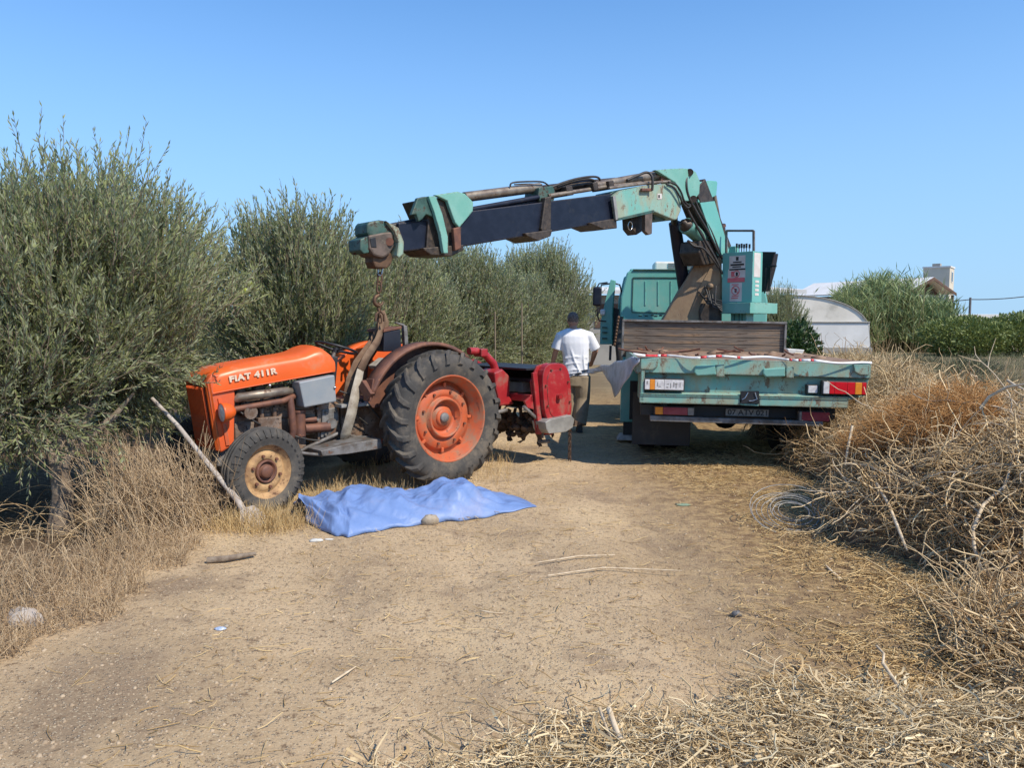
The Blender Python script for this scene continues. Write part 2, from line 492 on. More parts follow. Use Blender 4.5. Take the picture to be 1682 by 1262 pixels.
def copy_tree(o, parent=None):
    c = o.copy()
    col.objects.link(c)
    if parent is not None:
        c.parent = parent
    for ch in children_of(o):
        copy_tree(ch, c)
    return c

# ------------------------------------------------------------------ fast array meshes (leaves, stems)
def np_mesh(name, V, F, mat, rnd=None, smooth=False):
    me = bpy.data.meshes.new(name)
    nv, nf, k = len(V), len(F), F.shape[1]
    me.vertices.add(nv)
    me.vertices.foreach_set('co', V.astype(np.float32).ravel())
    me.loops.add(nf * k)
    me.loops.foreach_set('vertex_index', F.astype(np.int32).ravel())
    me.polygons.add(nf)
    me.polygons.foreach_set('loop_start', np.arange(0, nf * k, k, dtype=np.int32))
    if smooth:
        me.polygons.foreach_set('use_smooth', np.ones(nf, dtype=bool))
    if rnd is not None:
        a = me.attributes.new('rnd', 'FLOAT', 'POINT')
        a.data.foreach_set('value', rnd.astype(np.float32))
    me.update(calc_edges=True)
    me.materials.append(mat)
    return me

def np_obj(name, me, parent=None, loc=(0, 0, 0)):
    o = bpy.data.objects.new(name, me)
    col.objects.link(o)
    if parent is not None:
        o.parent = parent
    o.location = loc
    return o

def unit(a):
    return a / (np.linalg.norm(a, axis=-1, keepdims=True) + 1e-9)

def leaves_arr(P, D, L, W, rnd):
    n = len(P)
    side = unit(np.cross(D, rng.normal(size=(n, 3))))
    L = np.broadcast_to(L, (n,))[:, None]
    W = np.broadcast_to(W, (n,))[:, None]
    mid = P + D * L * 0.45
    V = np.stack([P, mid + side * W / 2, P + D * L, mid - side * W / 2], 1).reshape(-1, 3)
    F = np.arange(n * 4).reshape(n, 4)
    return V, F, np.repeat(rnd, 4)

def tubes_arr(paths, rad, rnd, sides=3):
    N, K, _ = paths.shape
    T = unit(np.gradient(paths, axis=1))
    ref = unit(rng.normal(size=(N, 1, 3)))
    U = unit(np.cross(T, np.broadcast_to(ref, T.shape)))
    W = np.cross(T, U)
    a = np.arange(sides) * 2 * np.pi / sides
    ring = (U[:, :, None] * np.cos(a)[None, None, :, None] + W[:, :, None] * np.sin(a)[None, None, :, None])
    V = (paths[:, :, None] + ring * rad[:, :, None, None]).reshape(-1, 3)
    base = (np.arange(N) * K * sides)[:, None, None]
    i = (np.arange(K - 1) * sides)[None, :, None]
    k = np.arange(sides)[None, None, :]
    k2 = (k + 1) % sides
    F = np.stack([base + i + k, base + i + k2, base + i + sides + k2, base + i + sides + k], -1).reshape(-1, 4)
    return V, F, np.repeat(rnd, K * sides)

def ribbons_arr(paths, rad, rnd):
    V, F, r = tubes_arr(paths, rad, rnd, 2)
    return V, F.reshape(paths.shape[0], -1, 2, 4)[:, :, 0].reshape(-1, 4), r

def merge(parts):
    Vs, Fs, Rs, b = [], [], [], 0
    for V, F, r in parts:
        Vs.append(V); Fs.append(F + b); Rs.append(r); b += len(V)
    return np.concatenate(Vs), np.concatenate(Fs), np.concatenate(Rs)

def random_curves(P, D, L, K, wob, grav=0.0):
    """curvy paths from P in direction D of length L"""
    N = len(P)
    step = (np.broadcast_to(L, (N,)) / (K - 1))[:, None]
    out = [P]
    d = D.copy()
    for i in range(K - 1):
        d = unit(d + rng.normal(size=(N, 3)) * wob + np.array([0, 0, grav]))
        out.append(out[-1] + d * step)
    return np.stack(out, 1)

_tab = rng.random((256, 256))
def vnoise(x, y):
    xi, yi = np.floor(x).astype(int), np.floor(y).astype(int)
    fx, fy = x - xi, y - yi
    fx, fy = fx * fx * (3 - 2 * fx), fy * fy * (3 - 2 * fy)
    g = lambda a, b: _tab[a % 256, b % 256]
    return (g(xi, yi) * (1 - fx) + g(xi + 1, yi) * fx) * (1 - fy) + (g(xi, yi + 1) * (1 - fx) + g(xi + 1, yi + 1) * fx) * fy
def fbm(x, y, o=4):
    s, a, t = 0, 1, 0
    for i in range(o):
        s = s + a * vnoise(x * 2 ** i + 17 * i, y * 2 ** i + 5 * i); t += a; a *= 0.5
    return s / t - 0.5

# ------------------------------------------------------------------ ground
def pile_h(x, y):
    """height of the brush windrow right of the track and of the loose straw lobe in front"""
    cx = 3.86 + 0.17 * (y - 5.2) + 0.12 * np.sin(y * 1.7)
    d = x - cx
    wl = 1.25 + 0.22 * np.sin(y * 2.3 + 1)
    prof = np.where(d < 0, np.clip(1 - np.abs(d / wl) ** 1.9, 0, 1), np.clip(1 - (np.abs(d) / np.where(y > 7.5, 0.72, 1.4)) ** 2, 0, 1))
    along = np.clip((y - 4.15) / 0.5, 0, 1) * np.clip((12.5 - y) / 2, 0, 1)
    along = along * along * (3 - 2 * along)
    h = (0.96 - .14 * np.clip((y - 6.2) / .8, 0, 1) + .32 * np.clip((y - 8.3) / .8, 0, 1)) * prof ** 0.68 * along * (1 + 0.22 * fbm(x * 1.1, y * 1.1, 3))
    near = 0.20 * np.clip(1 - ((x - 3.2) / 1.25) ** 2 - ((y - 3.3) / 1.3) ** 2, 0, 1) ** 0.8
    return np.maximum(h, near)

def ground_h(x, y):
    h = 0.05 * fbm(x * 0.55, y * 0.55, 3) + 0.012 * fbm(x * 4, y * 4, 3)
    d = np.hypot(x, y)
    h = h * np.clip((60 - d) / 30, 0, 1)
    left = np.clip((-(x + 0.42 * y) + 0.7) / 0.8, 0, 1)      # weedy bank left of the track
    left = left * left * (3 - 2 * left) * np.clip((5.5 - y) / 1.5, 0, 1)
    rut = -0.03 * np.exp(-((x - 0.95 - 0.02 * y) / 0.25) ** 2) - 0.025 * np.exp(-((x + 0.35 - 0.02 * y) / 0.25) ** 2)
    return h + 0.05 * left + rut * np.clip((12 - y) / 6, 0, 1)

def gz(x, y):
    return float(ground_h(np.array([x], float), np.array([y], float))[0])

def axis_steps(lo, hi, fine, far):
    out, v, s = [lo], lo, fine
    while v < far:
        if v > hi: s *= 1.12
        v += s
        out.append(v)
    return out

ys = np.array(sorted(set([-3000, -800, -200, -60, -20, -8, -4, -2, 0, 1] + axis_steps(1.5, 11, 0.035, 3500))))
xr = axis_steps(0, 5, 0.04, 3500)
xs = np.array(sorted(set([-v for v in xr] + xr)))
GX, GY = np.meshgrid(xs, ys, indexing='ij')
GZ = ground_h(GX, GY)
nx, ny = GX.shape
V = np.stack([GX, GY, GZ], -1).reshape(-1, 3)
ii, jj = np.meshgrid(np.arange(nx - 1), np.arange(ny - 1), indexing='ij')
a = (ii * ny + jj).ravel()
F = np.stack([a, a + ny, a + ny + 1, a + 1], 1)

def ground_material():
    m = bpy.data.materials.new('dusty gravel track and dry soil')
    m.use_nodes = True
    n, l = m.node_tree.nodes, m.node_tree.links
    b = n['Principled BSDF']
    geo = n.new('ShaderNodeNewGeometry')
    P = geo.outputs['Position']
    def noise(s, d=6, r=0.6, stretch=None):
        x = n.new('ShaderNodeTexNoise')
        x.inputs['Scale'].default_value = s
        x.inputs['Detail'].default_value = d
        x.inputs['Roughness'].default_value = r
        if stretch:
            mp = n.new('ShaderNodeMapping'); mp.inputs['Scale'].default_value = stretch
            l.new(P, mp.inputs[0]); l.new(mp.outputs[0], x.inputs['Vector'])
        else:
            l.new(P, x.inputs['Vector'])
        return x.outputs['Fac']
    def rmp(f, a, c):
        x = n.new('ShaderNodeMapRange'); x.interpolation_type = 'SMOOTHSTEP'
        x.inputs['From Min'].default_value = a; x.inputs['From Max'].default_value = c
        l.new(f, x.inputs['Value']); return x.outputs[0]
    def mix(f, a, c):
        x = n.new('ShaderNodeMix'); x.data_type = 'RGBA'
        for sock, v in ((x.inputs[0], f), (x.inputs[6], a), (x.inputs[7], c)):
            if isinstance(v, tuple): sock.default_value = (*v, 1)
            elif isinstance(v, float): sock.default_value = v
            else: l.new(v, sock)
        return x.outputs[2]
    c = mix(rmp(noise(1.1), 0.38, 0.62), (0.56, 0.405, 0.24), (0.46, 0.325, 0.185))
    c = mix(rmp(noise(0.45, 4), 0.48, 0.66), c, (0.63, 0.46, 0.265))
    c = mix(rmp(noise(1.6, 5, 0.6, (0.8, 0.35, 1)), 0.52, 0.68), c, (0.33, 0.235, 0.145))
    c = mix(rmp(noise(0.8, 5, 0.65), 0.53, 0.66), c, (0.32, 0.225, 0.14))
    c = mix(rmp(noise(22, 5, 0.75), 0.52, 0.66), c, (0.21, 0.14, 0.083))
    c = mix(rmp(noise(70, 3, 0.7), 0.58, 0.66), c, (0.60, 0.48, 0.31))
    vo = n.new('ShaderNodeTexVoronoi'); vo.inputs['Scale'].default_value = 55
    l.new(P, vo.inputs['Vector'])
    peb = rmp(vo.outputs['Distance'], 0.34, 0.18)
    pc = n.new('ShaderNodeMix'); pc.data_type = 'RGBA'
    pc.inputs[6].default_value = (0.34, 0.25, 0.16, 1); pc.inputs[7].default_value = (0.66, 0.54, 0.39, 1)
    sx = n.new('ShaderNodeSeparateColor'); l.new(vo.outputs['Color'], sx.inputs[0])
    l.new(sx.outputs[0], pc.inputs[0])
    sel = n.new('ShaderNodeMath'); sel.operation = 'MULTIPLY'
    l.new(peb, sel.inputs[0]); l.new(rmp(sx.outputs[1], 0.35, 0.42), sel.inputs[1])
    c = mix(sel.outputs[0], c, pc.outputs[2])
    # ground under the straw, right of the track, is straw coloured itself
    sx0 = n.new('ShaderNodeSeparateXYZ'); l.new(P, sx0.inputs[0])
    c = mix(rmp(sx0.outputs['X'], 0.5, 2.0), c, mix(rmp(noise(9, 6, 0.75), .4, .6), (0.40, 0.27, 0.13), (0.20, 0.125, 0.065)))
    # olive row soil and litter, painted darker as shade left of a slanting edge
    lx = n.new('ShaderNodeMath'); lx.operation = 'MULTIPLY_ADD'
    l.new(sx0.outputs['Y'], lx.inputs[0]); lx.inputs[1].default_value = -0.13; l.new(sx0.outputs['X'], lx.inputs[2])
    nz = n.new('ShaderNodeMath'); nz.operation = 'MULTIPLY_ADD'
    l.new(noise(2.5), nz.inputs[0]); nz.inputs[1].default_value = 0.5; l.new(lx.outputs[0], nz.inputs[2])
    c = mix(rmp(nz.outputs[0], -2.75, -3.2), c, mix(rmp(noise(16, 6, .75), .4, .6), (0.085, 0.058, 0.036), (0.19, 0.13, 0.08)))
    # field beyond: brown earth with dry grass tones
    sp = n.new('ShaderNodeSeparateXYZ'); l.new(P, sp.inputs[0])
    far = rmp(sp.outputs['Y'], 14.0, 20.0)
    fieldc = mix(rmp(noise(0.7), 0.4, 0.6), (0.20, 0.15, 0.09), (0.27, 0.21, 0.12))
    c = mix(far, c, fieldc)
    l.new(c, b.inputs['Base Color'])
    b.inputs['Roughness'].default_value = 0.95
    b.inputs['Specular IOR Level'].default_value = 0.2
    bp = n.new('ShaderNodeBump'); bp.inputs['Distance'].default_value = 0.012
    ad = n.new('ShaderNodeMath'); ad.operation = 'ADD'
    l.new(noise(45, 6, 0.75), ad.inputs[0]); l.new(sel.outputs[0], ad.inputs[1])
    l.new(ad.outputs[0], bp.inputs['Height']); l.new(bp.outputs[0], b.inputs['Normal'])
    return m

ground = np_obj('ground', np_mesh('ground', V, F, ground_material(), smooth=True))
tag(ground, 'dusty beige gravel farm track and dry soil', kind='structure')

# pebbles loose on the track
def scatter_on_ground(n, x0, x1, y0, y1, power=1.0):
    y = y0 + (y1 - y0) * rng.random(n) ** power
    x = x0 + (x1 - x0) * rng.random(n)
    return x, y

n = 26000
y = 1.9 + 9.5 * rng.random(n) ** 1.7
x = (rng.random(n) * 1.5 - 0.78) * y
r = 0.0026 + 0.009 * rng.random(n) ** 6
octo = np.array([[1, 0, 0], [0, 1, 0], [-1, 0, 0], [0, -1, 0], [0, 0, 1], [0.4, 0.5, 0.75], [-0.5, 0.4, 0.7], [-0.3, -0.6, 0.6], [0.6, -0.4, 0.6]], float)
octf = np.array([[0, 1, 5], [1, 6, 5], [1, 2, 6], [2, 3, 7], [2, 7, 6], [3, 0, 8], [3, 8, 7], [0, 5, 8], [5, 6, 4], [6, 7, 4], [7, 8, 4], [8, 5, 4]])
jit = octo[None] * (0.7 + 0.6 * rng.random((n, 9, 3))) * r[:, None, None] * np.array([1, 1, 0.75])
ang = rng.random(n) * 6.28
ca, sa = np.cos(ang)[:, None], np.sin(ang)[:, None]
J = np.stack([jit[..., 0] * ca - jit[..., 1] * sa, jit[..., 0] * sa + jit[..., 1] * ca, jit[..., 2]], -1)
J += np.stack([x, y, ground_h(x, y)], -1)[:, None]
V = J.reshape(-1, 3)
F = (octf[None] + (np.arange(n) * 9)[:, None, None]).reshape(-1, 3)
M_peb = pmat('mixed pebbles', (0.28, 0.20, 0.125), (0.48, 0.37, 0.245), attr='rnd', rough=0.9)
o = np_obj('pebbles', np_mesh('pebbles', V, F, M_peb, np.repeat(rng.random(n), 9)))
tag(o, 'small pale stones strewn over the dirt track', 'pebbles', kind='stuff')

# ------------------------------------------------------------------ orange tractor
TR = Frame((-1.135, 8.11, 0), 222.2)
CR = Frame((3.13, 11.73, 0), 222.2)
TK = Frame((2.53, 8.17, 0), -6, 1.0)

def subframe(fr, loc, rz=0.0, rx=0.0):
    f = Frame.__new__(Frame)
    f.m = fr.m @ Matrix.Translation(loc) @ Matrix.Rotation(R(rz), 4, 'Z') @ Matrix.Rotation(R(rx), 4, 'X')
    f.i = f.m.inverted()
    return f

tractor = empty('tractor', TR.m)
tag(tractor, 'faded orange farm tractor leaning into the olive tree, big dusty rear tyre', 'tractor')

def arc_pts(cx, cz, r, a0, a1, n, y):
    return [Vector((cx + r * math.cos(R(a0 + (a1 - a0) * i / n)), y, cz + r * math.sin(R(a0 + (a1 - a0) * i / n)))) for i in range(n + 1)]

def loft(mb, sections, smooth=True, caps=True):
    n = len(sections[0])
    pts = [p for s in sections for p in s]
    fs = [(i * n + j, i * n + j + 1, (i + 1) * n + j + 1, (i + 1) * n + j) for i in range(len(sections) - 1) for j in range(n - 1)]
    mb._add(pts, fs, smooth)
    if caps:
        mb._add(sections[0], [tuple(range(n))])
        mb._add(sections[-1], [tuple(range(n))[::-1]])
    return mb

# hood
hood = MB(TR)
secs = []
for X, zb, zt, w in [(2.15, .995, 1.13, .235), (2.11, .99, 1.175, .26), (2.04, 1.00, 1.215, .27), (1.9, 1.025, 1.245, .272), (1.6, 1.065, 1.285, .272), (1.35, 1.10, 1.315, .272),
                     (1.25, 1.112, 1.335, .275), (1.17, 1.12, 1.372, .28), (1.11, 1.126, 1.388, .285), (1.06, 1.13, 1.372, .288), (1.0, 1.137, 1.325, .285), (.965, 1.14, 1.265, .28)]:
    zs = zb + (zt - zb) * .60
    s = [Vector((X, -w, zb)), Vector((X, -w * 1.015, (zb + zs) / 2)), Vector((X, -w, zs))]
    for k in range(1, 12):
        a = math.pi * k / 12
        s.append(Vector((X, -w * math.copysign(abs(math.cos(a)) ** .72, math.cos(a)), zs + (zt - zs) * math.sin(a) ** .75)))
    s += [Vector((X, w, zs)), Vector((X, w * 1.015, (zb + zs) / 2)), Vector((X, w, zb))]
    secs.append(s)
loft(hood, secs)
hood_o = hood.build('hood', M_orange, tractor)
# the seam of the hood and small latch
sm = MB(TR)
sm.tube([(2.12, .279, 1.005), (1.6, .281, 1.07), (1.0, .289, 1.142)], .006, 6)
sm.build('hood_rim', M_orange_nose, tractor)
MB(TR).ball((1.62, .29, 1.045), .016, 8).build('hood_latch', M_chrome, tractor)

# raised lettering
def text_mesh(body, size, extrude, mat, name, parent, frame, origin, xdir, updir, bold=0.0, align='LEFT', sx=1.0, space=1.0):
    cu = bpy.data.curves.new(name, 'FONT')
    cu.body = body
    cu.size = size
    cu.extrude = extrude
    cu.offset = bold
    cu.space_character = space
    cu.align_x = align
    tmp = bpy.data.objects.new(name + '_tmp', cu)
    col.objects.link(tmp)
    dg = bpy.context.evaluated_depsgraph_get()
    me = bpy.data.meshes.new_from_object(tmp.evaluated_get(dg))
    bpy.data.objects.remove(tmp)
    me.materials.clear(); me.materials.append(mat)
    xd, ud = Vector(xdir).normalized(), Vector(updir).normalized()
    zd = xd.cross(ud).normalized()
    ud = zd.cross(xd)
    m = Matrix((xd, ud, zd)).transposed().to_4x4()
    m.translation = Vector(origin)
    w = frame.m @ m @ Matrix.Diagonal((sx, 1, 1, 1))
    o = bpy.data.objects.new(name, me)
    col.objects.link(o)
    o.parent = parent
    o.matrix_basis = MW[parent].inverted() @ w
    MW[o] = w
    return o

t0 = TR.at(377, 628, 'y', .285)
t1 = TR.at(456, 613, 'y', .285)
xd = (t1 - t0)
text_mesh('FIAT 411R', .070, .004, M_letter, 'hood_lettering', hood_o, TR, t0, xd, (0, 0, 1), bold=.0035, sx=1.0, space=1.12)
lt = [o for o in col.objects if o.name == 'hood_lettering'][0]
wd = max(v.co.x for v in lt.data.vertices)
lt.matrix_basis = lt.matrix_basis @ Matrix.Diagonal((xd.length / wd, 1, 1, 1))

# nose: side cheeks, grille with vertical bars
nose = MB(TR)
prof = [(2.16, 1.10), (2.12, 1.165), (1.93, 1.16), (1.92, .99), (1.94, .55), (2.05, .49), (2.08, .50)]
nose.prism([(x, .262, z) for x, z in prof], (0, -.524, 0))
nose.build('radiator_shell', M_orange_nose, tractor, bevel=.02)
def nose_x(z):
    return 2.08 + (z - .50) * (2.16 - 2.08) / .60
mbg = MB(TR)
mbg.prism([(nose_x(.56) + .003, -.19, .56), (nose_x(.56) + .003, .19, .56), (nose_x(1.06) + .003, .19, 1.06), (nose_x(1.06) + .003, -.19, 1.06)], (.006, 0, 0))
grille = mbg.build('grille', M_black, tractor)
for k in range(13):
    yy = -.18 + k * .03
    MB(TR).obox((nose_x(.57) + .016, yy, .57), (nose_x(1.05) + .016, yy, 1.05), .010, .016).build('grille_bar', M_orange_nose, grille)
MB(TR).prism([(2.135, .262, 1.10), (2.165, .225, 1.10), (2.092, .225, .51), (2.062, .262, .51)], (0, .012, 0)).build('grille_trim', M_orange, tractor)
# nose strengthening rib on the near cheek
MB(TR).obox((2.06, .268, .96), (2.0, .268, .55), .012, .03).build('cheek_rib', M_orange_nose, tractor)
# headlamps: round bowls on brackets on either cheek
for sy in (1, -1):
    lamp = MB(TR).lathe([(0, -.085), (.03, -.083), (.058, -.06), (.077, -.02), (.082, .02), (.085, .03), (.078, .034)], (2.05, sy * .355, .845), (1, 0, -.05), 22).build('headlamp', M_orange, tractor)
    MB(TR).lathe([(0, .045), (.04, .042), (.077, .030)], (2.05, sy * .355, .845), (1, 0, -.05), 20).build('lamp_glass', M_clearlens, lamp)
    MB(TR).obox((2.02, sy * .25, .80), (2.02, sy * .355, .79), .03, .02).build('lamp_bracket', M_orange_nose, lamp)
MB(TR).box(1.86, 2.07, -.2, .2, .36, .52).build('front_support', M_iron, tractor, bevel=.012)

# engine and gearbox castings
e = MB(TR)
e.box(1.12, 2.0, -.17, .17, .55, .98)
e.box(1.2, 1.95, -.13, .13, .40, .55)
e.box(1.15, 1.98, -.19, .19, .74, .79)
e.box(1.2, 1.9, .165, .185, .58, .72)
e.prism([(1.12, .21, .50), (1.12, .21, .86), (.98, .23, .90), (.90, .23, .84), (.90, .23, .44), (1.0, .21, .42)], (0, -.42, 0))
for k in range(4):
    x = 1.28 + k * .18
    e.tube([(x, .1, .98), (x, .1, 1.03)], .06, 14)
    e.tube([(x, .165, .88), (x, .215, .88)], .035, 10)
e.build('engine_block', M_engine, tractor, bevel=.006)
g = MB(TR)
g.prism([(.9, .2, .45), (.9, .2, .84), (.55, .18, .86), (.2, .2, .84), (-.25, .2, .80), (-.3, .2, .50), (.2, .2, .42), (.6, .18, .44)], (0, -.4, 0))
g.box(-.25, .15, -.36, .36, .52, .78)
for x in (.86, .22):
    g.box(x - .02, x + .02, -.225, .225, .42, .87)
g.build('gearbox_housing', M_engine, tractor, bevel=.010)
g2 = MB(TR)
g2.prism([(1.10, .235, .52), (1.08, .235, .78), (.93, .24, .80), (.88, .24, .52)], (0, -.06, 0))
g2.tube([(1.0, .23, .65), (1.0, .27, .65)], .05, 14)
g2.build('clutch_cover', M_iron, tractor, bevel=.008)
# bolts over the castings
bo = MB(TR)
for x, z in [(.86, .5), (.86, .6), (.86, .7), (.86, .8), (1.14, .6), (1.14, .7), (1.14, .8), (.22, .5), (.22, .62), (.22, .74), (1.06, .55), (.95, .55), (1.05, .76), (.95, .76)]:
    bo.tube([(x, .2, z), (x, .256, z)], .013, 6, smooth=False)
bo.build('bolts', M_iron, tractor)['kind'] = 'stuff'
# manifold and pipes
mf = MB(TR)
mf.tube([(1.90, .25, .94), (1.9, .27, .955), (1.62, .28, .975), (1.45, .26, .985), (1.36, .22, .97)], [.035, .04, .04, .038, .03], 12)
mf.build('exhaust_manifold', M_steel, tractor)
mf = MB(TR)
mf.tube([(1.95, .25, .85), (1.8, .28, .87), (1.5, .29, .90), (1.38, .26, .93), (1.33, .2, .95)], .027, 10)
mf.tube([(1.42, .27, .92), (1.42, .29, .8), (1.40, .28, .62), (1.43, .25, .5), (1.5, .23, .40)], [.03, .034, .034, .03, .026], 10)
mf.build('exhaust_pipe', M_rust, tractor)
MB(TR).tube([(1.80, .2, .82), (1.80, .28, .82)], .05, 18).tube([(1.80, .28, .82), (1.80, .30, .82)], .06, 18).build('fan_pulley', M_engine, tractor)
MB(TR).tube([(1.32, .24, .56), (1.32, .24, .78)], .055, 16).tube([(1.32, .24, .78), (1.32, .24, .80)], .062, 16).build('oil_filter', M_rust, tractor)
MB(TR).box(1.5, 1.72, .17, .26, .62, .76).tube([(1.55, .22, .76), (1.55, .22, .84)], .022, 8).tube([(1.67, .22, .76), (1.67, .22, .84)], .022, 8).build('injection_pump', M_engine, tractor, bevel=.01)
MB(TR).tube([(1.25, .21, .62), (1.02, .25, .62)], .045, 14).tube([(1.3, .21, .70), (1.15, .24, .70)], .025, 10).build('starter_motor', M_rust, tractor)
for (a, b, cc) in [((1.55, .22, .84), (1.62, .30, .95), (1.3, .2, 1.0)), ((1.67, .22, .84), (1.74, .31, .93), (1.6, .2, 1.0)), ((1.95, .2, .9), (1.85, .33, .78), (1.7, .26, .7)),
                   ((1.0, .25, .9), (.8, .3, .75), (.6, .25, .6)), ((.9, .24, .95), (.66, .33, .86), (.5, .3, .66)), ((1.45, .25, .6), (1.25, .32, .5), (1.05, .28, .5))]:
    a, b, cc = Vector(a), Vector(b), Vector(cc)
    MB(TR).tube([a * (1 - t) ** 2 + b * 2 * t * (1 - t) + cc * t * t for t in [i / 8 for i in range(9)]], .009, 6).build('hose', M_hose, tractor)
# battery / tool box, dash
bx = MB(TR)
bx.prism([TR.at(px, py, 'y', .36) for px, py in [(491, 628), (550, 616), (553, 660), (500, 670)]], (0, -.16, 0))
bb = bx.build('battery_box', M_greybox, tractor, bevel=.012)
MB(TR).ball(TR.at(550, 637, 'y', .365), .014, 8).build('box_bolt', M_chrome, bb)
MB(TR).prism([(1.02, -.24, .92), (1.02, .24, .92), (.98, .25, 1.28), (.98, -.25, 1.28)], (-.07, 0, 0)).build('dashboard', M_black, tractor, bevel=.01)
st = MB(TR)
st.tube([(1.0, .05, .9), (.92, .03, 1.1), (.80, 0, 1.335)], .02, 10)
st.build('steering_column', M_iron, tractor)
sw = MB(TR)
c0, ax = Vector((.79, 0, 1.352)), Vector((-.30, 0, .95)).normalized()
u = ax.cross(Vector((0, 1, 0))).normalized(); w_ = ax.cross(u)
ring = [c0 + (u * math.cos(a) + w_ * math.sin(a)) * .205 for a in [2 * math.pi * i / 36 for i in range(37)]]
sw.tube(ring, .013, 8, cap=False)
for k in range(3):
    a = 2 * math.pi * k / 3 + .5
    sw.tube([c0 - ax * .03, c0 + (u * math.cos(a) + w_ * math.sin(a)) * .205], .008, 6)
sw.tube([c0 - ax * .05, c0], .03, 12)
sw.build('steering_wheel', M_black, tractor)

# fenders: near one rusty, far one still orange
def fender(y_in, y_out, mat, name, label=None):
    f = MB(TR)
    outer = arc_pts(.03, .64, .765, 22, 128, 22, 0)
    pts = []
    for p in outer:
        pts += [(p.x, y_in, p.z), (p.x, y_out, p.z)]
    f.grid(pts, len(outer), 2)
    lip = []
    for p in outer:
        d = Vector((p.x - .03, 0, p.z - .64)).normalized()
        lip += [(p.x, y_out, p.z), (p.x - d.x * .035, y_out + (.004 if y_out > 0 else -.004), p.z - d.z * .035)]
    f.grid(lip, len(outer), 2)
    panel = [(-.44, y_in, .78)] + [(p.x, y_in, p.z) for p in reversed(outer)] + [(.62, y_in, .78)]
    f._add(panel, [tuple(range(len(panel)))])
    o = f.build(name, mat, tractor, solid=.007)
    if label: o['label'] = label
    return o
fender(.37, .545, M_rust, 'fender', 'rusty brown fender over the near rear tyre')
fender(-.37, -.60, M_orange, 'fender', 'smooth orange fender on the far side')
MB(TR).obox((.745, .39, 1.02), (.735, .53, .90), .05, .1).obox((.70, .47, 1.07), (.74, .47, .86), .12, .02, (1, 0, 0)).build('fender_bracket', M_rust, tractor, bevel=.006)
# inner floor and foot board, step
MB(TR).box(.30, .95, -.36, .36, .80, .83).build('platform', M_greyguard, tractor, bevel=.004)
fb = MB(TR)
fb.tube([TR.at(488, 744, 'y', .5), TR.at(530, 748, 'y', .5)], .016, 8)
fb.prism([TR.at(px, py, 'y', .56) for px, py in [(527, 741), (575, 729), (626, 721), (628, 737), (572, 746), (530, 750)]], (0, -.34, 0))
fb.build('footboard', M_iron, tractor, bevel=.01)
MB(TR).obox((.75, .15, .50), (.75, .52, .45), .05, .03).obox((.95, .15, .50), (.97, .5, .44), .04, .03).build('footboard_bracket', M_iron, tractor)
# seat: dark upright shell with rusty rim, and the bent bar behind it
se = MB(TR)
se.prism([TR.at(px, py, 'y', .13) for px, py in [(631, 545), (658, 541), (660, 577), (630, 578)]], (0, -.30, 0))
seat = se.build('seat', M_cowl, tractor, bevel=.01)
MB(TR).prism([TR.at(px, py, 'y', .14) for px, py in [(630, 546), (660, 540), (660, 536), (631, 541)]], (0, -.32, 0)).build('seat_rim', M_rust, seat, bevel=.004)
MB(TR).prism([(.30, .2, 1.0), (.0, .2, 1.0), (-.05, .2, 1.26), (.2, .2, 1.22)], (0, -.4, 0)).build('seat_mount', M_iron, tractor, bevel=.02)
rb = MB(TR)
pp = [TR.at(px, py, 'y', .02) for px, py in [(649, 530), (658, 530), (664, 535), (665, 552), (667, 575), (668, 600)]]
rb.obox(pp[0], pp[2], .04, .02)
rb.obox(pp[2], pp[5], .05, .045)
rb.build('roll_bar', M_iron, tractor, bevel=.006)
MB(TR).prism([TR.at(px, py, 'y', .3) for px, py in [(622, 602), (640, 588), (642, 592), (626, 608)]], (0, -.2, 0)).build('rear_cushion', M_strap, tractor, bevel=.01)

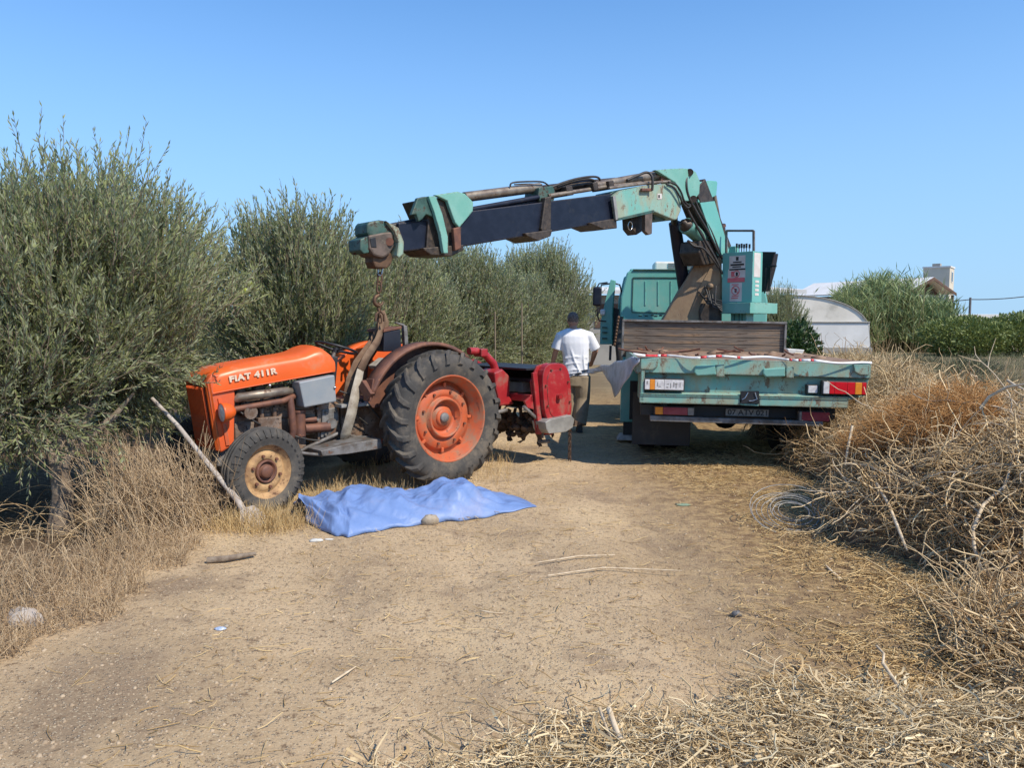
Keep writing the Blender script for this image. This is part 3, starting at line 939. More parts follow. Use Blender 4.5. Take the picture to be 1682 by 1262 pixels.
# wheels
def wheel(frame, side, Rt, rimR, wid, style, parent, steer=0.0):
    """frame centre at the wheel centre, wheel axle along y; side = +1 when the outside faces +y"""
    ax = (0, side, 0)
    h = wid / 2
    if style == 'rear':
        prof = [(rimR + .012, h * .78), (rimR, h * .86), (rimR - .014, h * .80), (rimR - .022, h * .55), (rimR - .055, h * .42), (rimR - .06, -h * .30), (rimR - .085, -h * .38),
                (.335, -h * .30), (.318, -h * .02), (.305, h * .05), (.25, h * .12), (.225, h * .13), (.215, h * .05), (.205, h * .06), (.198, h * .34), (.186, h * .38), (.172, h * .32), (.165, -h * .10), (.12, -h * .16), (.115, -h * .02), (.0, -h * .02)]
    else:
        prof = [(rimR + .01, h * .72), (rimR, h * .82), (rimR - .012, h * .72), (rimR - .022, h * .40), (rimR - .05, h * .26), (rimR - .055, h * .10), (rimR * .70, h * .34), (rimR * .46, h * .40), (rimR * .42, h * .22), (rimR * .40, h * .05), (0, 0)]
    w = MB(frame).lathe(prof, (0, 0, 0), ax, 56).build('wheel', M_rim if style == 'rear' else M_frontrim, parent)
    back = MB(frame).lathe([(rimR + .012, -h * .8), (rimR - .05, -h * .5), (rimR - .06, -h * .2), (.12, -h * .25), (0, -h * .25)], (0, 0, 0), ax, 40).build('wheel_back', M_rim if style == 'rear' else M_frontrim, w)
    # tyre carcass
    t = MB(frame)
    sh = Rt - (.035 if style == 'rear' else .012)
    prof = [(rimR - .01, h * .80), (rimR + .02, h * .86), (rimR + (sh - rimR) * .38, h * 1.0), (rimR + (sh - rimR) * .66, h * 1.0), (sh - .035, h * .92), (sh - .008, h * .76), (sh, h * .4), (sh + .004, 0)]
    prof = prof + [(r, -z) for r, z in prof[-2::-1]]
    t.lathe(prof, (0, 0, 0), ax, 72)
    def P(a, r, y):
        return Vector((math.cos(a) * r, y, math.sin(a) * r))
    if style == 'rear':
        nl = 22
        for s in (1, -1):
            for k in range(nl):
                a0 = 2 * math.pi * (k + (.5 if s < 0 else 0)) / nl
                st_ = [(0.0, sh + .002, .0), (.26, sh + .003, .07), (.55, sh - .002, .14), (.80, sh - .014, .205), (.97, sh - .045, .245), (1.04, sh - .095, .262)]
                top, bot = [], []
                for q, (yy, rr, da) in enumerate(st_):
                    y_ = s * h * yy
                    lug = [.034, .036, .036, .034, .024, .004][q]
                    wd = [.030, .034, .038, .044, .050, .050][q] / rr
                    a = a0 - da
                    sgn = h * s * (.0 if q < 3 else (.02, .07, .10)[q - 3])
                    top.append((P(a - wd * .38, rr + lug, y_ + sgn), P(a + wd * .38, rr + lug, y_ + sgn)))
                    bot.append((P(a - wd * .62, rr - .006, y_), P(a + wd * .62, rr - .006, y_)))
                pts = []
                for (t1_, t2_), (b1, b2) in zip(top, bot):
                    pts += [b1, t1_, t2_, b2]
                fs = []
                for q in range(len(st_) - 1):
                    b_ = q * 4
                    fs += [(b_, b_ + 1, b_ + 5, b_ + 4), (b_ + 1, b_ + 2, b_ + 6, b_ + 5), (b_ + 2, b_ + 3, b_ + 7, b_ + 6)]
                fs += [(0, 3, 2, 1)]
                t._add(pts, fs)
    else:
        nl = 34
        for y_, hh in ((-.45, .02), (0, .018), (.45, .02)):
            t.lathe([(sh - .005, h * (y_ - .12)), (sh + .011, h * (y_ - .10)), (sh + .011, h * (y_ + .10)), (sh - .005, h * (y_ + .12))], (0, 0, 0), ax, 60)
        for s in (1, -1):
            for k in range(nl):
                a = 2 * math.pi * k / nl
                p = [P(a - .035, sh - .012, s * h * .7), P(a + .03, sh - .012, s * h * .7), P(a + .045, sh - .075, s * h * 1.0), P(a - .02, sh - .075, s * h * 1.0)]
                q_ = [v + Vector((math.cos(a) * .012, s * .012, math.sin(a) * .012)) for v in p]
                t._add(p + q_, [(4, 5, 6, 7), (0, 1, 5, 4), (1, 2, 6, 5), (2, 3, 7, 6), (3, 0, 4, 7)])
    t.build('tyre', M_tyre, w)
    # bolts and clamps
    nb, rb_ = (8, .262) if style == 'rear' else (6, rimR * .57)
    for k in range(nb):
        a = 2 * math.pi * k / nb + .3
        c = P(a, rb_, side * h * (.11 if style == 'rear' else .36))
        MB(frame).tube([c, c + Vector((0, side * .022, 0))], .013, 6, smooth=False).build('bolt', M_rust, w)
    if style == 'rear':
        for k in range(8):
            a = 2 * math.pi * k / 8 + .05
            c = P(a, .318, side * h * .02)
            MB(frame).obox(c - P(a, .02, 0), c + P(a, .030, 0), .030, .028, (0, 1, 0)).build('rim_clamp', M_rim, w, bevel=.005)
        MB(frame).lathe([(.085, -.02), (.082, .012), (.06, .02), (0, .02)], (0, 0, 0), ax, 24).build('hub', M_rim, w)
        MB(frame).lathe([(.052, .01), (.05, .035), (.04, .042), (0, .044)], (0, 0, 0), ax, 20).build('axle_cap', M_iron, w)
    else:
        MB(frame).lathe([(.098, .0), (.098, .045), (.088, .05), (.080, .045), (.076, .012), (.062, .012), (.058, .05), (.045, .062), (0, .064)], (0, 0, 0), ax, 26).build('hub', M_rust, w)
    return w

wheel(subframe(TR, (0, .67, .662)), 1, .668, .425, .33, 'rear', tractor)
wheel(subframe(TR, (0, -.67, .662)), -1, .668, .425, .33, 'rear', tractor)
wheel(subframe(TR, (1.86, .66, .365), 10), 1, .37, .235, .17, 'front', tractor)
wheel(subframe(TR, (1.86, -.62, .365), 10), -1, .37, .235, .17, 'front', tractor)
fa = MB(TR)
fa.tube([(1.86, -.56, .40), (1.86, -.2, .44), (1.86, .2, .44), (1.86, .56, .40)], .045, 10)
fa.build('front_axle', M_iron, tractor)
MB(TR).tube([(1.72, -.5, .34), (1.72, .5, .34)], .016, 8).tube([(1.72, .5, .34), (1.3, .3, .45), (.95, .28, .55)], .018, 8).build('track_rod', M_iron, tractor)
MB(TR).tube([(0, -.6, .66), (0, .6, .66)], .075, 16).build('rear_axle', M_engine, tractor)
lk = MB(TR)
for sy in (.3, -.3):
    lk.tube([(-.25, sy, .5), (-1.15, sy * 1.1, .62)], .025, 8)
lk.tube([(-.3, 0, .85), (-1.1, 0, 1.02)], .022, 8)
lk.build('lift_arms', M_iron, tractor)

# ------------------------------------------------------------------ red tiller behind the tractor
tiller = empty('rotary_tiller', TR.m @ Matrix.Translation((-1.55, 0, 0)))
tag(tiller, 'red rotary tiller hitched behind the orange tractor with dangling chain', 'tiller')
def oval(cx, cz, rx, rz, lean, n=26, p=3.4):
    out = []
    for i in range(n):
        a = 2 * math.pi * i / n
        c_, s_ = math.cos(a), math.sin(a)
        x = rx * math.copysign(abs(c_) ** (2 / p), c_)
        z = rz * math.copysign(abs(s_) ** (2 / p), s_)
        out.append((cx + x + lean * z, cz + z))
    return out
sp = MB(TR)
sp.prism([(x, .69, z) for x, z in oval(-1.60, .80, .225, .345, .10)], (0, -.09, 0))
cover = sp.build('side_cover', M_red, tiller, bevel=.008)
MB(TR).prism([(x, .698, z) for x, z in oval(-1.60, .80, .165, .27, .10)], (0, -.012, 0)).build('cover_plate', M_red, cover, bevel=.006)
MB(TR).tube([(-1.60, .70, .77), (-1.60, .745, .77)], .032, 12).build('cover_boss', M_red, cover)
for a in range(8):
    an = R(a * 45 + 20)
    cx_, cz_ = -1.60 + .195 * math.cos(an) + .1 * .3 * math.sin(an), .80 + .30 * math.sin(an)
    MB(TR).tube([(cx_, .69, cz_), (cx_, .712, cz_)], .011, 6, smooth=False).build('cover_bolt', M_rust, cover)
sp = MB(TR).prism([(x, .60, z) for x, z in [(-1.36, .35), (-1.27, .95), (-1.36, 1.12), (-1.52, 1.15), (-1.80, 1.02), (-1.86, .5), (-1.6, .32)]], (0, -.02, 0))
sp.build('side_plate', M_red, tiller, bevel=.004)
MB(TR).prism([(x, -.70, z) for x, z in [(-1.36, .35), (-1.27, .95), (-1.36, 1.12), (-1.52, 1.15), (-1.80, 1.02), (-1.86, .5), (-1.6, .32)]], (0, .03, 0)).build('side_plate', M_red, tiller, bevel=.004)
MB(TR).obox((-1.30, .62, 1.05), (-1.40, .62, .36), .03, .07, (1, 0, 0)).build('plate_flange', M_red, tiller, bevel=.004)
MB(TR).box(-1.85, -1.22, -.68, .58, 1.075, 1.095).build('top_shield', M_black, tiller)
MB(TR).prism([(-1.86, -.66, .55), (-1.80, -.66, 1.07), (-1.79, -.66, 1.07), (-1.85, -.66, .55)], (0, 1.24, 0)).build('rear_shield', M_black, tiller)
MB(TR).box(-1.36, -1.26, -.68, .60, .72, .80).build('cross_beam', M_red, tiller, bevel=.008)
MB(TR).box(-1.42, -1.38, -.68, .60, .93, .97).build('cross_bar', M_black, tiller, bevel=.004)
MB(TR).box(-1.70, -1.42, -.40, .30, .80, .92).build('gearbox_tray', M_greyguard, tiller, bevel=.006)
arm = [TR.at(px, py, 'y', .12) for px, py in [(770, 577), (783, 577), (797, 583), (810, 597), (817, 620), (822, 645)]]
MB(TR).tube(arm, [.042, .042, .043, .045, .05, .055], 12).build('hitch_tower', M_red, tiller)
MB(TR).box(-1.0, -.90, .05, .19, 1.22, 1.31).build('tower_head', M_red, tiller, bevel=.012)
MB(TR).prism([TR.at(px, py, 'y', .30) for px, py in [(812, 612), (826, 606), (838, 618), (838, 652), (846, 664), (822, 668), (815, 640)]], (0, -.3, 0)).build('gearbox', M_red, tiller, bevel=.02)
MB(TR).prism([TR.at(px, py, 'y', .60) for px, py in [(862, 660), (884, 640), (890, 668), (884, 675), (866, 670)]], (0, -.03, 0)).build('tower_gusset', M_red, tiller, bevel=.004)
MB(TR).tube([TR.at(860, 668, 'y', .6), TR.at(893, 698, 'y', .6), TR.at(890, 720, 'y', .6)], .02, 8).tube([TR.at(886, 726, 'y', .6), TR.at(902, 725, 'y', .6)], .022, 8).build('skid_leg', M_iron, tiller)
rot = MB(TR)
rot.tube([(-1.55, -.60, .40), (-1.55, .56, .40)], .04, 10)
for k in range(13):
    yy = -.56 + k * .09
    rot.lathe([(.0, -.006), (.09, -.006), (.09, .006), (0, .006)], (-1.55, yy, .40), (0, 1, 0), 10)
    for q in range(4):
        a = q * math.pi / 2 + k * .55
        c_ = Vector((-1.55, yy, .40))
        d = Vector((math.cos(a), 0, math.sin(a)))
        e_ = Vector((-math.sin(a), 0, math.cos(a)))
        rot.obox(c_ + d * .05, c_ + d * .18 + e_ * .03, .008, .045, e_)
        rot.obox(c_ + d * .18 + e_ * .03, c_ + d * .21 + e_ * .06 + Vector((0, .05 if q % 2 else -.05, 0)), .04, .008, d)
rot.build('rotor', M_soil, tiller)
cl = MB(TR)
for k in range(40):
    cl.ball((-1.55 + random.uniform(-.14, .14), random.uniform(-.5, .5), .40 + random.uniform(-.15, .12)), random.uniform(.03, .07), 8, (1, random.uniform(.7, 1.4), .8))
cl.build('caked_soil', M_soil, tiller)
MB(TR).prism([TR.at(px, py, 'y', .76) for px, py in [(896, 694), (904, 689), (938, 682), (944, 689), (941, 703), (930, 710), (902, 713), (898, 706)]], (0, -.22, 0)).build('skid_shoe', M_greyguard, tiller, bevel=.008)
MB(TR).prism([TR.at(px, py, 'y', .66) for px, py in [(944, 690), (958, 697), (944, 700)]], (0, -.2, 0)).build('skid_tip', M_soil, tiller)

def chain_links(frame, path, link_len, wire, width, mat, parent, name='chain_link'):
    """interlocked oval links along a path"""
    path = [Vector(p) for p in path]
    seg = [(path[i + 1] - path[i]).length for i in range(len(path) - 1)]
    total, s, k, made = sum(seg), 0.0, 0, []
    pitch = link_len - 2.2 * wire
    while s < total - pitch * .4:
        d, i = s, 0
        while i < len(seg) - 1 and d > seg[i]:
            d -= seg[i]; i += 1
        t = (path[i + 1] - path[i]).normalized()
        c = path[i] + t * d + t * pitch / 2
        ref = Vector((0, 1, 0)) if k % 2 else Vector((1, 0, 0))
        sd = (ref - t * ref.dot(t)).normalized()
        ring = []
        hl = link_len / 2 - width / 2
        for q in range(17):
            a = 2 * math.pi * q / 16
            ring.append(c + sd * math.cos(a) * (width / 2 - wire / 2) + t * (math.sin(a) * (width / 2) + (hl if math.sin(a) > 0.01 else (-hl if math.sin(a) < -.01 else 0))))
        made.append(MB(frame).tube(ring, wire / 2, 6, cap=False).build(name, mat, parent))
        s += pitch; k += 1
    return made
c0 = TR.at(936, 708, 'y', .70)
chain_links(TR, [c0, c0 - Vector((0, 0, .36))], .07, .012, .045, M_chain, tiller)

# ------------------------------------------------------------------ lifting sling and chain below the boom
tipw = CR.m @ CR.at(622, 440, 'y', 0)
WZ = WORLDF
lift = empty('lifting_chain', Matrix.Translation((tipw.x, tipw.y, 1.75)))
tag(lift, 'rusty steel chain with hooks hanging from the crane boom tip', 'chain')
def wpt(px, py, near=0.0):
    return TR.at(px, py, 'y', near)
top = CR.m @ CR.at(626, 437, 'y', 0)
hk = CR.m @ CR.at(623, 487, 'y', 0)
def wl(v): return v
big = []
for k in range(3):
    ya = [437, 452, 466][k]; yb = [456, 471, 484][k]
    a, b = CR.m @ CR.at(625 - k, ya, 'y', 0), CR.m @ CR.at(624 - k, yb, 'y', 0)
    chain_links(WORLDF, [a, a + (b - a) * .5], (a - b).length * 1.05, .022, .062, M_chrome if k == 0 else M_chain, lift)
hook = MB(WORLDF)
c0 = CR.m @ CR.at(622, 494, 'y', 0)
axx = Vector((-.74, -.67, 0))
pts = [c0 + Vector((0, 0, .07))] + [c0 + axx * (math.cos(a) * .05) + Vector((0, 0, math.sin(a) * .05)) for a in [R(90 - i * 26) for i in range(0, 11)]]
hook.tube(pts, [.012, .016] + [.02] * 6 + [.018, .015, .01, .006], 8)
hook.build('hook', M_chain, lift)
c1 = CR.m @ CR.at(624, 508, 'y', 0)
chain_links(WORLDF, [c0 - Vector((0, 0, .04)), c1 - Vector((0, 0, .10))], .09, .016, .045, M_chain, lift)
sh = CR.m @ CR.at(624, 520, 'y', 0)
MB(WORLDF).tube([sh + axx * .05 + Vector((0, 0, -.05)), sh + axx * .045 + Vector((0, 0, .02)), sh + Vector((0, 0, .06)), sh - axx * .045 + Vector((0, 0, .02)), sh - axx * .05 + Vector((0, 0, -.05))], .013, 8).build('shackle', M_chain, lift)

def strap_mesh(name, pts, width, mat, parent, frame=TR, wdir=None):
    mb = MB(frame)
    n = len(pts)
    rows = []
    for i, p in enumerate(pts):
        t = (pts[min(i + 1, n - 1)] - pts[max(i - 1, 0)]).normalized()
        s = t.cross(Vector((0, 1, 0))).normalized() if wdir is None else Vector(wdir[i] if isinstance(wdir, list) else wdir)
        s = (s - t * s.dot(t)).normalized()
        wv = width[i] if isinstance(width, list) else width
        rows += [p - s * wv / 2, p + s * wv / 2]
    mb.grid(rows, n, 2)
    return mb.build(name, mat, parent, solid=.008)
sling = empty('lifting_sling', Matrix.Translation((tipw.x, tipw.y, .5)))
tag(sling, 'muddy webbing sling looped under the tractor body below the hook', 'sling')
P1 = [TR.at(px, py, 'y', yy) for px, py, yy in [(624, 510, .08), (628, 535, .10), (620, 560, .14), (603, 585, .24), (592, 608, .32), (585, 640, .38), (577, 680, .40), (568, 712, .36), (565, 730, .22)]]
strap_mesh('near_strap', P1[4:], [.075, .095, .105, .11, .10], M_strap, sling)
strap_mesh('near_strap', P1[:5], [.05, .06, .075, .08, .085], M_strapdark, sling)['label'] = 'brown muddy upper length of the near strap'
P2 = [TR.at(px, py, 'y', yy) for px, py, yy in [(625, 512, .02), (623, 540, .0), (613, 562, .02), (600, 582, .10), (588, 600, .18), (578, 625, .22), (572, 655, .22), (567, 700, .16)]]
strap_mesh('brown_strap', P2, [.06, .08, .10, .12, .13, .13, .12, .10], M_strapdark, sling)
P3 = [TR.at(px, py, 'y', yy) for px, py, yy in [(627, 512, .0), (634, 530, -.02), (632, 548, -.05), (612, 580, -.15), (600, 600, -.28), (596, 660, -.30), (600, 700, -.28)]]
strap_mesh('far_strap', P3, .07, M_strapdark, sling)

# ------------------------------------------------------------------ mint green crane truck
truck = empty('crane_truck', TK.m)
tag(truck, 'weathered mint green flatbed truck with a folding loader crane', 'truck')
T = lambda px, py, y=0.0: TK.at(px, py, 'y', y)

def panel(name, px_pts, y0, depth, mat, parent=truck, bevel=.006):
    """a steel section whose rear outline lies on the plane y = y0 and runs depth metres forward"""
    return MB(TK).prism([T(px, py, y0) for px, py in px_pts], (0, depth, 0)).build(name, mat, parent, bevel=bevel)

bed = panel('bed_floor', [(1050, 589), (1430, 596), (1430, 606), (1050, 600)], .05, 2.65, M_bedrust)
tailb = panel('tail_beam', [(1049, 587), (1430, 597), (1429, 622), (1049, 612)], 0, .05, M_teal_worn)
for pts in [[(1052, 590), (1082, 590), (1080, 603), (1072, 608), (1052, 607)], [(1402, 599), (1428, 600), (1428, 617), (1412, 616), (1404, 611)]]:
    panel('corner_pocket', pts, -.025, .03, M_teal_worn)
for pts in [[(1142, 601), (1175, 600), (1177, 616), (1145, 618), (1140, 612)], [(1254, 606), (1290, 604), (1290, 619), (1258, 620), (1253, 614)]]:
    panel('hinge_plate', pts, -.035, .04, M_teal, bevel=.012)
for pts in [[(1176, 599), (1190, 599), (1190, 620), (1176, 619)], [(1291, 603), (1304, 603), (1304, 622), (1291, 621)]]:
    panel('hinge_knuckle', pts, -.025, .03, M_teal_worn, bevel=.008)
panel('rear_recess', [(1051, 611), (1428, 621), (1420, 650), (1051, 643)], .09, .04, M_teal_worn)
# sloping ledge and lower face
mb = MB(TK)
a = [T(1051, 641, .12), T(1420, 648, .12), T(1394, 654, -.03), T(1051, 647, -.03)]
mb._add(a + [p - Vector((0, 0, .02)) for p in a], [(0, 1, 2, 3), (7, 6, 5, 4), (0, 3, 7, 4), (1, 5, 6, 2)])
mb.build('ledge', M_teal_worn, truck)
panel('lower_face', [(1050, 646), (1216, 649), (1216, 666), (1050, 662)], -.02, .05, M_teal_worn)
panel('lower_face', [(1247, 650), (1394, 652), (1393, 671), (1247, 667)], -.02, .05, M_teal_worn)
panel('lower_face', [(1216, 663), (1247, 664), (1247, 668), (1216, 666)], -.02, .05, M_teal)
panel('tow_socket', [(1217, 643), (1247, 643), (1247, 663), (1217, 663)], -.036, .04, M_black, bevel=0)
ht = MB(TK)
p0 = [T(px, py, -.04) for px, py in [(1219, 657), (1224, 654), (1229, 645)]]
p1 = [T(px, py, -.04) for px, py in [(1240, 645), (1244, 656), (1236, 659), (1230, 659)]]
ht.tube(p0, .008, 6).tube(p1, .008, 6)
ht.build('tow_chain', M_chrome, truck)
MB(TK).box(-1.17, -1.13, -.02, .5, .74, 1.07).build('left_skirt', M_teal_worn, truck, bevel=.006)

# lamps
def lamp(name, x0, x1, z0, z1, y, bands, label=None):
    """bands: list of (fraction, lens material) left to right"""
    h = MB(TK).box(x0 - .012, x1 + .012, y, y + .07, z0 - .012, z1 + .012).build(name, M_hose, truck, bevel=.008)
    if label: h['label'] = label
    x = x0
    for fr, m_ in bands:
        w = (x1 - x0) * fr
        MB(TK).box(x + .001, x + w - .001, y - .018, y + .01, z0, z1).build('lens', m_, h, bevel=.004)
        x += w
    return h
pR0, pR1 = T(1351, 628), T(1420, 647)
rtl = lamp('tail_lamp', pR0.x, pR1.x, (pR0.z + pR1.z) / 2 - .062, (pR0.z + pR1.z) / 2 + .062, -.03, [(.14, M_clearlens), (.12, M_redlens), (.30, M_redlens), (.18, M_redlens), (.16, M_amber), (.10, M_redlens)], 'clean red tail lamp with amber segment')
pL0, pL1 = T(1059, 623), T(1122, 641)
ltl = lamp('tail_lamp', pL0.x, pL1.x, min(pL0.z, pL1.z), max(pL0.z, pL1.z), -.02, [(.13, M_clearlens), (.13, M_amber), (.24, M_clearlens), (.5, M_clearlens)], 'bleached white tail lamp with one amber segment')
mk = MB(TK)
for fx, fz, w, h in [(.05, .55, .03, .3), (.32, .35, .02, .4), (.36, .3, .06, .06), (.56, .25, .05, .08), (.58, .55, .05, .08), (.66, .2, .02, .5), (.74, .3, .02, .5), (.78, .6, .06, .08), (.80, .2, .02, .4), (.9, .3, .02, .45)]:
    xx = pL0.x + (pL1.x - pL0.x) * fx
    zz = pL1.z + (pL0.z - pL1.z) * fz
    mk.box(xx, xx + w * (pL1.x - pL0.x), -.0405, -.0385, zz, zz + h * (pL0.z - pL1.z))
mk.build('lens_ribs', M_plate, ltl)
lamp('reversing_lamp', T(1328, 634).x, T(1343, 646).x, T(1343, 646).z, T(1328, 634).z, .02, [(1, M_clearlens)])
a0, a1 = T(1076, 668, .12), T(1139, 682, .12)
lamp('bumper_lamp', a0.x, a1.x, a1.z, a0.z, .10, [(.2, M_amber), (.64, M_dimlens), (.16, M_plate)], 'left lamp on the bumper bar with an amber end')
a0, a1 = T(1312, 676, .12), T(1361, 692, .12)
lamp('bumper_lamp', a0.x, a1.x, a1.z, a0.z, .10, [(.08, M_plate), (.92, M_dimlens)], 'dark red right lamp on the bumper bar')
panel('rear_crossmember', [(1052, 664), (1372, 672), (1372, 690), (1052, 682)], .22, .06, M_black)
panel('bumper_bar', [(1068, 683), (1352, 693), (1352, 701), (1068, 692)], .08, .10, M_iron)
for px in (1090, 1330):
    a = T(px, 686, .2)
    MB(TK).box(a.x - .03, a.x + .03, .15, .5, .55, .75).build('bumper_bracket', M_black, truck)
pl0, pl1 = T(1192, 671, .16), T(1262, 685, .16)
plate = MB(TK).box(pl0.x, pl1.x, .15, .16, pl1.z, pl0.z).build('number_plate', M_plate, truck, bevel=.003)
pt = text_mesh('07 ATV 021', (pl0.z - pl1.z) * 1.05, .001, M_ink, 'plate_lettering', plate, TK, (pl0.x + .02, .148, pl1.z + (pl0.z - pl1.z) * .16), (1, 0, 0), (0, 0, 1), bold=.001)
wd = max(v.co.x for v in pt.data.vertices)
pt.matrix_basis = pt.matrix_basis @ Matrix.Diagonal(((pl1.x - pl0.x - .04) / wd, 1, 1, 1))

# bed sides folded down edges, headboard
for sx in (-1, 1):
    MB(TK).box(sx * 1.19 - .03, sx * 1.19 + .03, .05, 2.7, 1.03, 1.19).build('bed_side_rail', M_teal_worn, truck, bevel=.008)
hb0, hb1, hb2 = T(1022, 528, 2.7), T(1292, 531, 2.7), T(1022, 582, 2.7)
hbz0, hbz1 = hb2.z - .04, hb0.z
hb = MB(TK).box(hb0.x, hb1.x, 2.72, 2.76, hbz0, hbz1).build('headboard', M_wood, truck)
nb = 5
for k in range(nb):
    z0 = hbz0 + (hbz1 - hbz0) * k / nb
    z1 = hbz0 + (hbz1 - hbz0) * (k + 1) / nb
    jx = random.uniform(-.004, .004)
    MB(TK).box(hb0.x + .03, hb1.x - .03, 2.70 + jx, 2.72, z0 + .004, z1 - .004).build('plank', M_wood, hb, bevel=.003)
MB(TK).box(hb0.x, hb1.x, 2.66, 2.77, hbz1, hbz1 + .03).build('headboard_rail', M_iron, hb, bevel=.004)
for x in (hb0.x, hb1.x - .03):
    MB(TK).box(x, x + .03, 2.665, 2.76, hbz0, hbz1).build('headboard_post', M_iron, hb, bevel=.004)
# rubbish on the bed
rj = MB(TK)
for k in range(26):
    c = Vector((random.uniform(-1.1, 1.0), random.uniform(.5, 2.55), 1.19))
    rj.ball(c + Vector((0, 0, .01)), random.uniform(.03, .085), 7, (random.uniform(.7, 2.0), 1, random.uniform(.3, .6)))
rj.build('dirt_lumps', M_bedrust, truck)
fl = MB(TK)
for k in range(14):
    c = Vector((random.uniform(-1.1, 1.0), random.uniform(.2, 2.4), 1.225))
    d = Vector((random.uniform(-1, 1), random.uniform(-.6, .6), random.uniform(0, .12)))
    fl.tube([c, c + d * .18, c + d * .34 + Vector((0, 0, .02))], .012, 5)
fl.build('loose_sticks', M_rust, truck)
MB(TK).prism([T(px, py, 2.4) for px, py in [(1293, 573), (1322, 575), (1318, 582), (1296, 582)]], (0, .2, 0)).build('white_tub', M_white, truck, bevel=.01)

# chassis, axles, tyres
M_trucktyre = pmat('dark truck tyre', (.018, .017, .016), (.03, .028, .025), 8, .9, spec=.2)  # tyres darkened too, to deepen the shade under the truck
for sx in (-1, 1):
    MB(TK).box(sx * .86 - .34, sx * .86 + .34, .85, .865, .13, .76).build('black_flap', M_black, truck, bevel=.004)  # black flaps added to darken the space under the bed
MB(TK).box(-.5, .5, .95, 1.1, .42, .72).build('underbody_block', M_black, truck, bevel=.02)  # black block added to darken the middle below the bed
for sx in (-.42, .42):
    MB(TK).box(sx - .04, sx + .04, .2, 6.2, .72, .96).build('chassis_rail', M_black, truck)
MB(TK).box(-1.05, 1.05, .3, 2.6, .95, 1.03).build('bed_bearers', M_black, truck)
def truck_wheel(x, y, side):
    f = subframe(TK, (x, y, .43), 90)
    w = MB(f).lathe([(.22, .1), (.2, .08), (.18, .0), (.1, .02), (.08, .08), (0, .09)], (0, 0, 0), (0, side, 0), 24).build('wheel', M_black, truck)
    MB(f).lathe([(.21, .11), (.30, .13), (.40, .12), (.43, .09), (.43, -.09), (.40, -.12), (.30, -.13), (.21, -.11)], (0, 0, 0), (0, side, 0), 36).build('tyre', M_trucktyre, w)
for sx in (-1, 1):
    truck_wheel(sx * .98, 1.55, -sx)
    truck_wheel(sx * .70, 1.55, -sx)
    truck_wheel(sx * 1.0, 5.0, -sx)
MB(TK).tube([(-.9, 1.55, .43), (.9, 1.55, .43)], .07, 12).ball((0, 1.55, .43), .17, 12).build('rear_axle', M_black, truck)
for sx in (-1, 1):
    MB(TK).box(sx * .98 - .2, sx * .98 + .2, 2.06, 2.075, .28, .80).build('black_flap', M_black, truck)
MB(TK).box(-1.0, -.5, 2.5, 3.3, .45, .8).build('fuel_tank', M_black, truck, bevel=.04)

# outrigger leg
l0, l1 = TK.at(1021, 600, 'y', 2.15), TK.at(1047, 693, 'y', 2.15)
lg = MB(TK).box(l0.x, l1.x, 2.08, 2.24, l1.z, 1.02).build('outrigger_leg', M_cab, truck, bevel=.01)
q0, q1 = TK.at(1024, 693, 'y', 2.15), TK.at(1041, 720, 'y', 2.15)
MB(TK).box(q0.x, q1.x, 2.10, 2.22, .05, l1.z).build('jack_rod', M_black, lg)
MB(TK).prism([(q0.x - .09, 2.0, .0), (q1.x + .12, 2.0, .0), (q1.x + .05, 2.06, .06), (q0.x - .04, 2.06, .06)], (0, .26, 0)).build('foot_pad', M_concrete, lg, bevel=.01)
MB(TK).box(l0.x, .5, 2.10, 2.22, .80, .92).build('outrigger_beam', M_black, truck)

# cab
Y0 = 4.3
C_ = lambda px, py, y=Y0: TK.at(px, py, 'y', y)
cl_, cr_ = C_(1019, 480).x, C_(1262, 480).x
ztop = C_(1100, 443).z
cab = MB(TK)
xm0, xm1 = C_(1030, 447).x, C_(1040, 443).x
outl = [(cl_, .55), (cr_, .55), (cr_, 1.95), (cr_ - .10, ztop - .06), (cr_ - .2, ztop), (xm1, ztop), (xm0, ztop - .05), (cl_ + .01, 1.98)]
cab.prism([(x, Y0, z) for x, z in outl], (0, .12, 0))
cab.prism([(x, 5.55, z) for x, z in outl], (0, .1, 0))
cab.box(cl_ + .15, cr_ - .15, Y0 + .1, 5.6, ztop - .03, ztop + .015)
cab.box(cr_ - .06, cr_ - .001, Y0 + .1, 5.6, .55, 1.95)
cab.box(cl_ + .02, cr_, Y0 + .1, 5.6, .5, .56)
cabo = cab.build('cab', M_cab, truck, bevel=.03)
# embossed frame around the blanked rear window
fr_ = [(1040, 456), (1186, 456), (1186, 515), (1038, 513)]
fp = [C_(px, py, Y0 - .006) for px, py in fr_]
eb = MB(TK)
for i in range(4):
    eb.obox(fp[i], fp[(i + 1) % 4], .014, .016, (0, 1, 0))
eb.build('window_seal', M_darkgreen, cabo)
rb_ = MB(TK)
for px in (1060, 1081, 1102):
    rb_.obox(C_(px, 462, Y0 - .004), C_(px, 502, Y0 - .004), .02, .014, (0, 1, 0))
rb_.build('pressed_ribs', M_cab, cabo, bevel=.004)
gt = MB(TK).tube([C_(1040, 443.5, Y0 - .01), C_(1150, 443.5, Y0 - .01)], .014, 8)
gt.build('roof_gutter', M_darkgreen, cabo)
vs = MB(TK)
for px, py in [(1062, 519), (1072, 518), (1078, 519), (1086, 518), (1052, 519)]:
    c = C_(px, py, Y0 - .003)
    vs.box(c.x - .03, c.x + .02, Y0 - .006, Y0 + .01, c.z - .008, c.z + .008)
vs.build('vent_slots', M_black, cabo)
ac0, ac1 = TK.at(1075, 430, 'y', 5.0), TK.at(1142, 443, 'y', 5.0)
